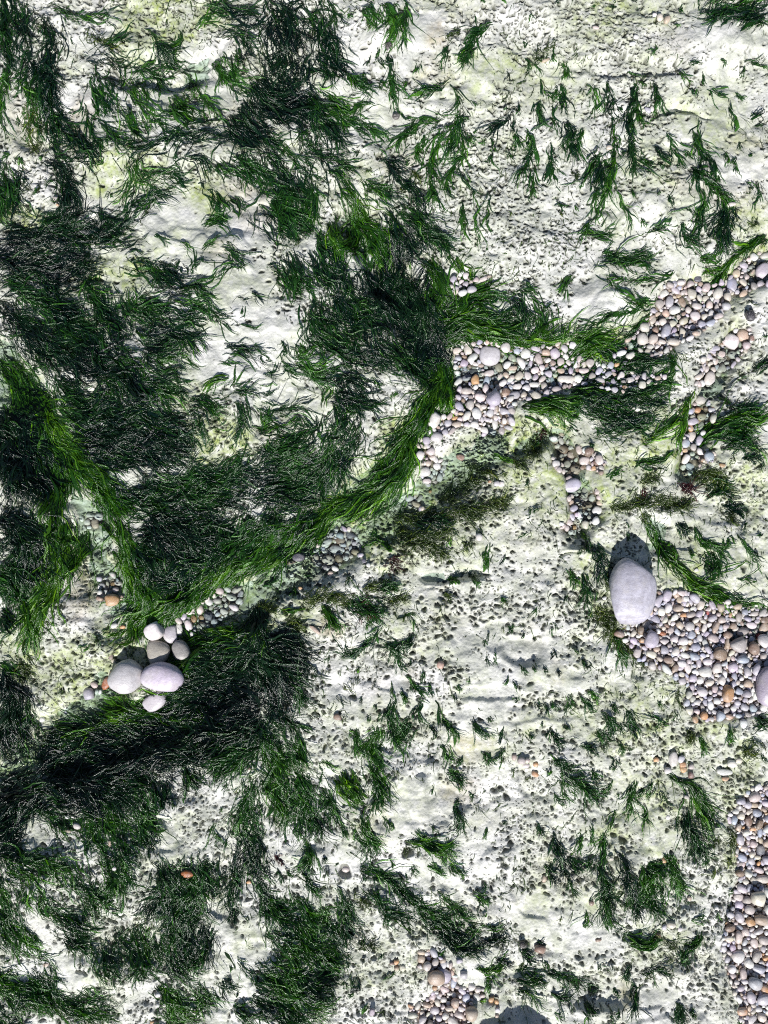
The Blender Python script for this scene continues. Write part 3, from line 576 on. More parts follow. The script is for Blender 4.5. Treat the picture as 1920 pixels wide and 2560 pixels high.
WEED["J", "southern channel"] = """N110*1.1 300,30 500,80 700,120 850,180; N110*1.2 260,130 120,210 0,330; N90*1.2 160,330 60,380 -20,420; D80 450,130 250,160 100,260"""
WEED["J", "south western"] = """
G92 800,0 900,150 960,320 1030,370; D70 1000,0 1070,100 1110,190; D60 1200,0 1230,60 1260,110; G30 1400,0 1420,40; G62 220,250 350,300 500,400 650,480; G120 600,200 720,320 800,450 900,560; G80 0,480 120,560 250,680 330,860; G112 250,500 450,600 600,780 680,900; G90 700,500 820,640 860,720; G62 30,620 80,800 100,1000 170,1160; G42 200,700 230,900; D70 330,780 450,920 600,1020; G30 170,900 200,1080 250,1160 360,1220; G50 0,900 30,1000 80,1120
D112*1.1 1080,600 1130,750 1100,900 1050,980; D130*1.1 1300,550 1280,750 1220,950 1200,1100; D70 1480,480 1520,650 1530,850 1500,950; G130 850,1000 900,1150 950,1320; D130*1.1 1100,1050 1180,1200 1240,1320; D60 1350,1000 1330,1150 1300,1250; G60 680,1080 720,1230 780,1330; D50 450,1050 560,1110 640,1150; D72 1640,120 1580,300 1600,500 1640,700
G14 230,1090 290,1200 400,1260; G30 280,1230 400,1350; G90 0,1330 150,1420 300,1560; G110 200,1330 320,1450 450,1600; D50 400,1450 550,1480 720,1480; G60 450,1580 650,1580 760,1600; G90 0,1500 150,1640; G90 1050,1380 1150,1480 1250,1620; G70 1000,1570 1150,1640; G60 1250,1400 1350,1540; D42 1420,1350 1480,1420; G20 1480,1180 1600,1300 1659,1380; G42 1500,1560 1659,1620; D60 900,250 970,350 980,480; G50 500,250 620,320 700,400; D60 60,450 200,520 300,560; G50 720,640 760,760 700,860; G16 1400,330 1390,450"""
WEED["K", "south western"] = """
G110 100,0 150,150 200,330; D72*1.1 280,0 320,150 380,420; D52 10,100 10,500 40,800 120,980; G82*1.1 40,820 150,930 300,1030 400,1130 560,1230; G80 80,1060 250,1150 450,1280 500,1320; D80*1.1 130,1180 300,1330 480,1400; G80 0,1320 200,1400 470,1500; D92*1.1 0,1450 200,1560 330,1640; D50 530,780 560,900 600,1040 630,1130; G60 420,850 480,980 560,1100"""
WEED["K", ""] = """
G36 440,120 490,230 540,330; F70 540,30 600,120 660,180; G60 750,-40 800,100 820,230; G15 560,330 600,420; G36 690,280 740,400 800,510; G18 650,360 700,470 740,620; G32 1050,370 1100,430 1200,500 1280,540; F22 980,450 1100,470 1210,540; G15 1210,490 1215,590; G26 1120,580 1200,650; G22 1230,610 1350,680
D36 1290,250 1310,330 1300,380; D50 1250,20 1330,100; G15 1390,150 1400,210; G20 1590,330 1620,350; G36 310,470 360,560 330,640; G36 300,650 370,740 400,800; D36 260,800 330,920 420,1000; D30 430,560 450,600; R22*.5 150,550 170,610; G12 130,640 170,740; G10 200,620 240,700
G46*1.1 700,650 820,700 930,780 1060,890 1180,960 1300,1010; G46*.7 700,760 820,870 900,930 1000,990; G20 850,900 880,1010; G26 1170,770 1230,850 1380,960; G26 1350,1030 1450,1060; D42 1170,1070 1300,1130 1460,1160; D46 1100,940 1250,1030 1340,1090; G15 1230,1160 1190,1230; D26 1450,1110 1530,1110 1610,1080; G15 1450,1010 1580,1000; G26 1420,800 1500,870; G15 1490,840 1530,880; O30 650,1150 780,1140; G15 630,1330 660,1400; G20*.6 590,1350 610,1400; D22 1540,1210 1600,1250 1650,1260; F26 1430,1260 1510,1290 1590,1290; F20 1530,1330 1500,1440; F10 1420,1510 1470,1490; O30*.5 620,800 720,900; G14 840,300 860,370; G12 1130,340 1150,380; G10 1500,380 1480,450"""
WEED["L", ""] = """
G50 310,0 400,60 470,120 540,200; G30 500,0 530,60; G10 640,80 590,180; G10 290,60 310,200; G10 240,130 300,220; G26 770,80 760,200 740,310; G14 900,80 830,160; G9 940,110 880,180; G20 860,250 870,390; F28 1010,40 1150,120 1230,250 1280,380; G26 1180,120 1260,220 1320,350; D56*1.2 1100,290 1150,400 1200,500 1230,570; O26 1400,380 1450,500; O30 1290,440 1310,490; O26 1380,580 1400,620
G26 150,330 180,420; D30 260,400 290,520 330,620 350,720; D20 210,610 260,700 290,750; G14 350,700 400,820; D20 370,560 420,670; G18 450,400 420,540; G10 500,330 500,470; D18 500,560 460,650; G20 600,370 570,500 560,600; D50*1.1 560,600 590,750 620,900 640,1000; D30 650,510 690,630 720,740 800,900; D42 760,740 800,900 820,960; G70 900,600 890,720 900,850 930,930; G50 980,520 1040,650 1080,800; D50 850,620 960,700; G15 480,920 490,1010; G20 590,960 620,1020; G9 680,280 630,380
F36 700,1060 800,1100 900,1090; O30 880,1050 930,1070; G26 1230,1050 1180,1110 1100,1200; G26 1050,1150 1080,1230; G14 1150,980 1240,970; D26 40,1150 100,1190 140,1250; D18 150,1100 220,1110; G26 60,1310 200,1370; G15 20,1360 90,1380 170,1400; G20 10,1430 80,1440 170,1540; D20 210,1300 330,1340 460,1470; D20 240,1440 400,1500; D18 740,1250 740,1370; D20 800,1330 920,1300 1010,1330; G9 530,1230 550,1280; D18 780,1370 790,1450 800,1570; D42 500,1500 540,1570; D26 1070,1500 1080,1659; D42 1140,1560 1180,1600; D20 590,1260 620,1290; F15 1450,1600 1470,1640; G18 660,1440 680,1480; O30*.6 950,1100 1050,1130; G10 250,1580 330,1640"""

KINDS = {  # colour a, colour b, tip tint, blade length lo hi (px), half width lo hi, px2 per blade, pile (m), wander
 'D': ((0.003, 0.018, 0.012), (0.024, 0.098, 0.014), (24, 84), (0.65, 1.75), 30, 0.0065, 0.30),
 'N': ((0.0015, 0.0085, 0.0085), (0.010, 0.042, 0.014), (30, 96), (0.65, 1.7), 27, 0.0070, 0.26),
 'G': ((0.007, 0.045, 0.010), (0.042, 0.145, 0.014), (26, 80), (0.65, 1.8), 34, 0.0045, 0.32),
 'F': ((0.030, 0.120, 0.006), (0.085, 0.220, 0.012), (50, 130), (0.7, 2.1), 34, 0.005, 0.22),
 'O': ((0.030, 0.060, 0.012), (0.075, 0.120, 0.020), (12, 36), (0.6, 1.2), 22, 0.004, 0.75),
 'R': ((0.040, 0.008, 0.010), (0.090, 0.020, 0.020), (10, 26), (0.7, 1.5), 12, 0.006, 1.20),
}
def resample(pts, n):
    pts = np.array(pts, float); d = np.r_[0, np.cumsum(np.hypot(*np.diff(pts, axis=0).T))]
    # smooth the corners with a Catmull-Rom pass before resampling by length
    if len(pts) > 2:
        ext = np.vstack([2 * pts[0] - pts[1], pts, 2 * pts[-1] - pts[-2]]); out = []
        for k in range(1, len(ext) - 2):
            p0, p1, p2, p3 = ext[k - 1], ext[k], ext[k + 1], ext[k + 2]
            for t in np.linspace(0, 1, 8, endpoint=False):
                out.append(0.5 * ((2 * p1) + (-p0 + p2) * t + (2 * p0 - 5 * p1 + 4 * p2 - p3) * t * t + (-p0 + 3 * p1 - 3 * p2 + p3) * t ** 3))
        out.append(pts[-1]); pts = np.array(out); d = np.r_[0, np.cumsum(np.hypot(*np.diff(pts, axis=0).T))]
    s = np.linspace(0, d[-1], n)
    return np.stack([np.interp(s, d, pts[:, 0]), np.interp(s, d, pts[:, 1])], -1), d[-1]

SEG = 7
def blades(kind, w, dens, pts, loose):
    """ribbons along a stroke -> verts (n,SEG+1,2,3), colours"""
    ca, cb, (l0, l1), (b0, b1), per, pile, wander = KINDS[kind]
    C, length = resample(pts, 48); length = max(length, 6.0)
    T = np.gradient(C, axis=0); T /= np.linalg.norm(T, axis=1, keepdims=True) + 1e-9
    area = 2 * w * length + 1.5 * w * w
    n = int(max(6, dens * area / per))
    if loose: n = int(n * 0.95) + 4
    L = rng.uniform(l0, l1, n)
    if loose: L = np.minimum(L, rng.uniform(0.45, 1.0, n) * max(length, 16))
    else: L = np.minimum(L, length * 0.9 + 20)
    s0 = rng.uniform(-0.06, 1.0, n) * np.clip(1 - 0.55 * L / length, 0.12, 1)
    u0 = np.clip(rng.standard_t(4, n) * 0.46, -1.9, 1.9); u1 = u0 * rng.uniform(0.4, 1.25, n) + rng.normal(0, 0.20, n) * np.clip(L / (w * 3 + 8), .3, 1.2)
    # clumps and gaps: where the patch noise is low few blades are rooted
    ci = np.clip((s0 * 47).astype(int), 0, 47); rx_ = C[ci, 0] - T[ci, 1] * u0 * w; ry_ = C[ci, 1] + T[ci, 0] * u0 * w
    g_ = noise(rx_ / 44, ry_ / 44, 205) * 0.5 + noise(rx_ / 15, ry_ / 15, 206) * 0.5 + 0.16
    keep_ = g_ > (0.02 + 0.20 * np.abs(u0) if not loose else -0.75) + rng.normal(0, .12, n) - (0.22 if dens > 1.0 else 0) - (0.25 if kind == 'F' else 0)
    keep_ |= rng.uniform(0, 1, n) < .18
    if keep_.sum() < 5: keep_[:5] = True
    L, s0, u0, u1 = L[keep_], s0[keep_], u0[keep_], u1[keep_]; n = len(L)
    # blades cling together in wet locks that share a course
    nl = max(2, n // (7 if loose else 10)); lk = rng.integers(0, nl, n)
    lu = np.clip(rng.standard_t(5, nl) * 0.5, -1.7, 1.7); ls = rng.uniform(0, .55, nl); ld = rng.normal(0, .28, nl)
    cl = rng.uniform(0, 1, n) < (0.86 if loose else 0.7)
    jit = (2.2 + 0.07 * w * (2.0 if loose else 4.0)) / max(w, 3)
    u0 = np.where(cl, lu[lk] + rng.normal(0, 1, n) * jit, u0); u1 = np.where(cl, lu[lk] + ld[lk] + rng.normal(0, 1, n) * jit, u1)
    if not loose:
        lc = rng.uniform(0, 1, nl); s0 = np.where(cl, np.clip(lc[lk] + rng.normal(0, .5, n) * L / length, -.06, 1) * np.clip(1 - 0.55 * L / length, 0.12, 1), s0)
    ph = rng.uniform(0, 6.28, n); fr = rng.uniform(0.7, 2.4, n); am = rng.normal(0, 1, n) * wander * L * 0.15
    ph = np.where(cl, (lk * 2.399) % 6.28 + rng.normal(0, .3, n), ph); fr = np.where(cl, 0.8 + (lk * 0.618) % 1.4, fr); am = np.where(cl, wander * L * .15 * np.sin(lk * 1.7) * 1.2, am)
    q = np.linspace(0, 1, SEG + 1)[None, :]
    s = s0[:, None] + q * (L / length)[:, None]
    sc = np.clip(s, 0, 1) * 47; i = np.minimum(sc.astype(int), 46); f = (sc - i)[..., None]
    base = C[i] * (1 - f) + C[i + 1] * f; tan = T[i] * (1 - f) + T[i + 1] * f
    base = base + tan * ((s - np.clip(s, 0, 1)) * length)[..., None]
    nor = np.stack([-tan[..., 1], tan[..., 0]], -1)
    prof = 1.0 - 0.42 * np.clip(s, 0, 1.3) ** 2 if loose else 1.0 - 0.18 * np.clip(s, 0, 1.3) ** 2
    off = (u0[:, None] * (1 - q) + u1[:, None] * q) * w * prof + am[:, None] * (np.sin(ph[:, None] + fr[:, None] * q * 6.28) - np.sin(ph)[:, None])
    P = base + nor * off[..., None]
    # larger eddies of the current bend neighbouring blades together, small kinks crinkle each one
    P[..., 0] += 7 * noise(P[..., 0] / 46, P[..., 1] / 46, 201) + 3.2 * noise(P[..., 0] / 14, P[..., 1] / 14, 203)
    P[..., 1] += 7 * noise(P[..., 0] / 46, P[..., 1] / 46, 202) + 3.2 * noise(P[..., 0] / 14, P[..., 1] / 14, 204)
    fan = rng.normal(0, 0.30 if kind != 'F' else 0.13, n)[:, None] * q * q * L[:, None]
    curl = np.where(rng.uniform(0, 1, n) < .28, rng.normal(0, .42, n), 0)[:, None] * np.sin(q * 2.2) * q * L[:, None]
    P += nor * (fan + curl)[..., None]
    P += rng.normal(0, 0.6, P.shape)
    if kind in 'OR':
        P += (rng.normal(0, 1, (n, 1, 2)) * q[..., None] * L[:, None, None] * (0.35 if kind == 'O' else 0.8))
    tilt = rng.normal(0, 0.7, n)[:, None] + rng.normal(0, 0.75, (n, 1)) * np.sin(ph[:, None] * 2 + q * rng.uniform(2, 9, (n, 1))) + rng.normal(0, .22, (n, SEG + 1))
    sheet_ = np.where(rng.uniform(0, 1, n) < (.035 if kind in 'DGFN' else 0), rng.uniform(1.8, 3.2, n), 1.0)
    hw = (rng.uniform(b0, b1, n) * sheet_)[:, None] * np.clip(np.minimum(0.45 + 3.0 * q, 1.0), 0, 1) * np.sqrt(np.clip(1.03 - q ** 3, 0, 1))
    hw = hw * (1 + 0.25 * np.sin(q * 9 + ph[:, None]))
    tx = np.gradient(P, axis=1); tx /= np.linalg.norm(tx, axis=2, keepdims=True) + 1e-9
    sx, sy = -tx[..., 1], tx[..., 0]
    z = soft_height(P[..., 0], P[..., 1]) + 0.0009
    thick = pile * min(1.0, 0.35 + w / 26.0) * min(1.15, dens)
    lay = rng.uniform(0, 1, n)[:, None] ** 1.3 * thick * (0.6 + 0.4 * np.clip(1 - np.abs(u0), 0, 1))[:, None]
    z = z + lay * np.clip(0.25 + 2 * q, 0, 1) + 0.0022 * np.abs(rng.normal(0, 1, n))[:, None] * np.sin(q * 3.14) + rng.normal(0, .0004, q.shape + (1,))[..., 0]
    dx = sx * np.cos(tilt) * hw; dy = sy * np.cos(tilt) * hw; dz = np.abs(np.sin(tilt)) * hw * S * np.sign(np.sin(tilt))
    V = np.empty((n, SEG + 1, 2, 3))
    lift = np.abs(dz) * 0.8
    for k, sg in ((0, -1), (1, 1)):
        V[:, :, k, 0] = wx(P[..., 0] + sg * dx); V[:, :, k, 1] = wy(P[..., 1] + sg * dy); V[:, :, k, 2] = z + lift + sg * dz
    m = np.clip(rng.beta(0.9, 1.15, n) + 0.55 * noise(P[:, 0, 0] / 70, P[:, 0, 1] / 70, 210), 0, 1.25)[:, None, None]
    c = np.array(ca) * (1 - m) + np.array(cb) * m
    if kind == 'F':                 # older, darker blades among the fresh ones
        mixm = (rng.uniform(0, 1, n) + .5 * noise(P[:, 0, 0] / 30, P[:, 0, 1] / 30, 212) > .52)[:, None, None]
        c = np.where(mixm, c * np.array((.38, .50, .9)), c)
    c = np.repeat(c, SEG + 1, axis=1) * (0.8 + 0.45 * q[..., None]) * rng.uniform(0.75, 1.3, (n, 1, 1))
    pale = (rng.uniform(0, 1, n) < 0.09)[:, None, None]
    c = np.where(pale & (kind not in 'R'), c * np.array((2.6, 2.1, 1.2)), c)
    colr = np.ones((n, SEG + 1, 2, 4)); colr[..., :3] = c[:, :, None, :]
    return V, colr, lk
def ribbon_mesh(name, Vs, Cs):
    V = np.concatenate(Vs); Cc = np.concatenate(Cs); n = len(V)
    b = (np.arange(n) * (SEG + 1) * 2)[:, None]; k = np.arange(SEG)[None, :] * 2
    f = np.stack([b + k, b + k + 1, b + k + 3, b + k + 2], -1).reshape(-1, 4)
    return np_mesh(name, V.reshape(-1, 3), f, Cc.reshape(-1, 4))

MATS = {
 "north": "dark green seaweed draped down the chalk across the upper left corner",
 "corner": "green seaweed mat reaching in from the upper right corner",
 "dome": "dense dark wet seaweed mat covering the broad domed slab left of centre",
 "fringe": "bright green seaweed fringe hanging in water round the lower edge of the domed slab",
 "western channel": "flowing green and black seaweed in the channel at the left edge",
 "eastern channel": "green seaweed streaming over the gravel pocket right of the domed slab",
 "southern channel": "nearly black submerged seaweed beside the cluster of big lilac cobbles",
 "south western": "thick green seaweed carpet covering the lower left corner",
}
mat_v = {k: ([], []) for k in MATS}
tufts = []
for (sheet, mat), txt in WEED.items():
    for item in txt.replace("\n", ";").split(";"):
        item = item.strip()
        if not item: continue
        tok = item.split(); head = tok[0]
        kind = head[0]; wd = head[1:].split("*"); w = float(wd[0]) / ZF; dens = float(wd[1]) if len(wd) > 1 else 1.0
        pts = [tp(sheet, *map(float, t.split(","))) for t in tok[1:]]
        if len(pts) == 1: pts.append((pts[0][0] + w * .4, pts[0][1] + w * 1.6))
        core = 1.3 if dens > 1.05 and mat in ("north", "dome", "south western") else 1.0
        dens *= core * {"": .95, "north": .60, "dome": .62, "western channel": .95, "south western": .58, "southern channel": 1.15, "fringe": 1.0, "eastern channel": .85, "corner": .8}[mat]
        if not mat: w *= 0.8
        V, Cc, lk = blades(kind, w, dens, pts, mat == "")
        if mat: mat_v[mat][0].append(V); mat_v[mat][1].append(Cc)
        else: tufts.append((kind, w, pts, V, Cc, lk))
loose_v = ([], [])
for _ in range(2600):
    x, y = random.uniform(-10, 1930), random.uniform(-10, 2570)
    g_ = 0.6 * float(noise(x / 110, y / 110, 230)) + 0.5 * float(noise(x / 35, y / 35, 231))
    if g_ < random.uniform(-.05, .55) or float(sample(R_SMOOTH, x, y)) > random.uniform(.3, .9) or float(sample(R_BED, x, y)) > .1: continue
    a = 1.45 + 0.8 * float(noise(x / 260, y / 260, 232)) + random.gauss(0, .35); l = random.uniform(10, 34)
    V, Cc, lk = blades(random.choice("DGGGO"), random.uniform(1.5, 4.5), .8, [(x, y), (x + .5 * l * math.cos(a), y + .5 * l * math.sin(a)), (x + l * math.cos(a + .2), y + l * math.sin(a + .2))], True)
    loose_v[0].append(V[:6]); loose_v[1].append(Cc[:6])
n_tri = 0
for k, (Vs, Cs) in mat_v.items():
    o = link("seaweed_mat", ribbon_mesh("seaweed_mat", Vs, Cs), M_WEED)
    tag(o, MATS[k], "seaweed", kind="stuff"); n_tri += sum(len(v) for v in Vs) * SEG * 2
CN = {'N': "blackish green", 'D': "dark green", 'G': "green", 'F': "bright green", 'O': "olive", 'R': "dark red"}
NAMES = {'N': "seaweed_tuft", 'D': "seaweed_tuft", 'G': "seaweed_tuft", 'F': "seaweed_tuft", 'O': "algae_patch", 'R': "red_algae_tuft"}
_b = bmesh.new(); bmesh.ops.create_icosphere(_b, subdivisions=1, radius=1.0)
HOLD = (np.array([v.co[:] for v in _b.verts]), np.array([[v.index for v in p.verts] for p in _b.faces])); _b.free()
recs = []
for kind, w, pts, V, Cc, lk in tufts:
    a = np.array(pts); ln = np.hypot(*(a[-1] - a[0])); mid = a.mean(0); lm = nearest_mark(*mid)
    d = a[-1] - a[0]
    shape = "long" if ln > 75 else ("short" if ln < 30 else "")
    shape += (" " if shape else "") + ("thin" if w < 4.5 else ("broad" if w > 14 else "narrow"))
    noun = {'O': "fuzzy algae patch", 'R': "red algae tuft"}.get(kind, "seaweed tuft")
    key = f"{shape} {CN[kind] if kind != 'R' else 'dark'} {noun} {side(mid[0] - lm[1], mid[1] - lm[2])} {lm[0]}"
    recs.append([key, math.hypot(mid[0] - lm[1], mid[1] - lm[2]), kind, V, Cc, lk])
recs.sort(key=lambda r: -len(r[3]))
rest, recs = recs[300:], recs[:300]
if rest:
    o = link("seaweed_wisps", ribbon_mesh("seaweed_wisps", [r[3] for r in rest] + loose_v[0], [r[4] for r in rest] + loose_v[1]), M_WEED)
    tag(o, "tiny green wisps of weed scattered between the larger tufts", "seaweed", kind="stuff")
cnt = {}
for r in recs: cnt.setdefault(r[0], []).append(r)
for key, rs in cnt.items():
    rs.sort(key=lambda r: r[1])
    for q, r in enumerate(rs):
        V, Cc, lk = r[3], r[4], r[5]; base = V.reshape(-1, 3).mean(0); base[2] = V[..., 2].min()
        V = V - base; nf = min(6, max(1, len(V) // 9))
        if nf == 1:
            o = link(NAMES[r[2]], ribbon_mesh(NAMES[r[2]], [V], [Cc]), M_WEED)
        else:                       # a tuft of several fronds springing from one holdfast
            o = bpy.data.objects.new(NAMES[r[2]], None); COL.objects.link(o); o.empty_display_size = .01
            for fi in range(nf):
                m_ = lk % nf == fi
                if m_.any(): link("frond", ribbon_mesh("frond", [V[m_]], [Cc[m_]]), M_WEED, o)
            hb = V[:, 0].reshape(-1, 3); hb = np.median(hb, axis=0); u_, f_ = HOLD
            hv_ = u_ * np.array((.0032, .0026, .0016)) * rng.uniform(.7, 1.3) * (1 + .25 * rng.normal(0, 1, (len(u_), 1))) + hb
            hc_ = np.ones((len(u_), 4)); hc_[:, :3] = Cc[0, 0, 0, :3] * .8
            link("holdfast", np_mesh("holdfast", hv_, f_, hc_), M_WEED, o)
        o.location = base.tolist()
        lab = key if len(rs) == 1 else (key + (", nearest one" if q == 0 else f", {ORD[q].strip()} nearest"))
        tag(o, lab, "seaweed" if r[2] != 'O' else "algae", "scattered weed tufts on the chalk")
        n_tri += len(V) * SEG * 2
# fine weed hairs and specks rooted in the borings all over the chalk
nf = 17000
hx_ = rng.uniform(-20, 1940, nf); hy_ = rng.uniform(-20, 2580, nf)
kp = (noise(hx_ / 80, hy_ / 80, 220) + rng.uniform(-.5, .5, nf) > 0.0) & (sample(R_SMOOTH, hx_, hy_) < 0.75)
Vs, Cs = [], []
for x, y in zip(hx_[kp], hy_[kp]):
    a = 1.35 + 0.9 * float(noise(x / 160, y / 160, 221)) + random.gauss(0, .5); l = random.uniform(5, 26) if random.random() < .85 else random.uniform(25, 55)
    V, Cc = None, None
    Vs.append((x, y, a, l))
hv = np.array(Vs); n = len(hv); q = np.linspace(0, 1, SEG + 1)[None, :]
bend = rng.normal(0, 1.3, n)[:, None] * q
P = np.stack([hv[:, 0:1] + np.cumsum(np.cos(hv[:, 2:3] + bend), 1) * hv[:, 3:4] / SEG, hv[:, 1:2] + np.cumsum(np.sin(hv[:, 2:3] + bend), 1) * hv[:, 3:4] / SEG], -1)
tx = np.gradient(P, axis=1); tx /= np.linalg.norm(tx, axis=2, keepdims=True) + 1e-9
hw = rng.uniform(.5, 1.3, n)[:, None] * (1.05 - q)
z = soft_height(P[..., 0], P[..., 1]) + 0.0008 + rng.uniform(0, .0015, n)[:, None] * np.sin(q * 3)
V = np.empty((n, SEG + 1, 2, 3))
for k, sg in ((0, -1), (1, 1)):
    V[:, :, k, 0] = wx(P[..., 0] - sg * tx[..., 1] * hw); V[:, :, k, 1] = wy(P[..., 1] + sg * tx[..., 0] * hw); V[:, :, k, 2] = z + sg * hw * S * .3
c = np.array((.025, .07, .015)) * (1 - rng.uniform(0, 1, (n, 1))) + np.array((.07, .11, .02)) * rng.uniform(0, 1, (n, 1))
Cc = np.ones((n, SEG + 1, 2, 4)); Cc[..., :3] = c[:, None, None, :]
o = link("algae_hairs", ribbon_mesh("algae_hairs", [V], [Cc]), M_WEED)
tag(o, "fine olive green algae hairs dotted over the pitted chalk", "algae", kind="stuff"); n_tri += n * SEG * 2
print("WEED triangles", n_tri, "tufts", len(tufts), "ground quads", rows * cols)

# ------------------------------------------------------------------ stones
HUE = {'w': ("white", (.78, .76, .74)), 'c': ("cream", (.62, .57, .50)), 'l': ("lilac grey", (.50, .47, .54)), 'b': ("blue grey", (.42, .45, .55)),
       'p': ("pinkish", (.56, .48, .46)), 't': ("tan", (.50, .39, .30)), 'o': ("orange", (.58, .31, .12)), 'r': ("rust", (.40, .13, .03)),
       'n': ("brown", (.25, .17, .125)), 's': ("slate", (.10, .10, .13)), 'k': ("black", (.025, .025, .03)), 'g': ("grey", (.34, .32, .31)), 'x': ("red", (.42, .07, .07))}
def ico(sub):
    bm = bmesh.new(); bmesh.ops.create_icosphere(bm, subdivisions=sub, radius=1.0)
    v = np.array([x.co[:] for x in bm.verts]); f = np.array([[q.index for q in p.verts] for p in bm.faces]); bm.free(); return v, f
ICO = {2: ico(2), 3: ico(3), 4: ico(4)}
def n3(v, seed, f):                 # cheap smooth 3D variation
    r = np.random.default_rng(seed); o = 0
    for _ in range(5):
        d = r.normal(0, 1, 3); d /= np.linalg.norm(d); o = o + np.sin(v @ d * f * r.uniform(.7, 1.5) + r.uniform(0, 6.28))
    return o / 5
def stone(cx, cy, ra, rb, ang, hue, seed, flat=None, sub=2, z=None, rough=1.0):
    """a sea-worn stone; photo px -> (local verts in m, faces, colours, world base)"""
    r = np.random.default_rng(seed); v, f = ICO[sub]
    v = v.copy()
    box = r.uniform(1.6, 3.4)        # between egg and rounded block
    v = np.sign(v) * np.abs(v) ** (2.0 / max(box, 2.0))
    v /= (np.abs(v) ** 2.3).sum(1, keepdims=True) ** (1 / 2.3)
    v *= (1 + rough * (0.14 * n3(v, seed, 1.7) + 0.06 * n3(v, seed + 1, 3.6) + (0.03 * n3(v, seed + 2, 8) + 0.018 * n3(v, seed + 3, 15) if sub > 2 else 0)))[:, None]
    v[:, 0] *= 1 + 0.16 * r.normal() * v[:, 1]                     # pear shape
    for _ in range(r.integers(1, 5)):                              # worn facets
        d = r.normal(0, 1, 3); d[2] *= .6; d /= np.linalg.norm(d); h = r.uniform(.55, .82)
        over = np.maximum(v @ d - h, 0); v -= over[:, None] * d * 0.8
    ext = np.abs(v[:, :2]).max(0); v[:, 0] /= ext[0]; v[:, 1] /= ext[1]
    if flat is None: flat = r.uniform(.45, .78)
    rc = flat * min(ra, rb)
    a = -math.radians(ang); X = v[:, 0] * ra; Y = v[:, 1] * rb
    lx = (X * math.cos(a) - Y * math.sin(a)) * S; ly = (X * math.sin(a) + Y * math.cos(a)) * S
    lz = (v[:, 2] - v[:, 2].min() * 1.0) * rc * S
    name, col = HUE[hue]; col = np.array(col) * r.uniform(.85, 1.25) * (1 + r.normal(0, .035, 3))
    col = col * 0.86 + col.mean() * 0.14 if hue in 'op' else col
    pat = n3(v, seed + 5, 2.3); second = np.array(HUE[{'w': 'c', 'c': 'w', 'l': 'w', 'b': 'l', 'p': 'c', 't': 'c', 'o': 'c', 'r': 'n', 'n': 't', 's': 'b', 'k': 's', 'g': 'l', 'x': 'p'}[hue]][1])
    k = sstep(.12, .42, pat)[:, None] * r.uniform(0, .75)
    c = col * (1 - k) + second * k
    c *= (1 + 0.10 * n3(v, seed + 7, 6))[:, None]
    C4 = np.ones((len(v), 4)); C4[:, :3] = np.clip(c, .01, .9)
    if z is None:
        zs = soft_height(cx + np.array([0, .5, -.5, 0, 0]) * ra, cy + np.array([0, 0, 0, .5, -.5]) * rb)
        z = float(zs.mean()) - 0.16 * rc * S
    k_ = 1 - (z + rc * S) / CAM_H
    return np.stack([lx, ly, lz], -1), f, C4, (float(wx(cx)) * k_, float(wy(cy)) * k_, float(z))

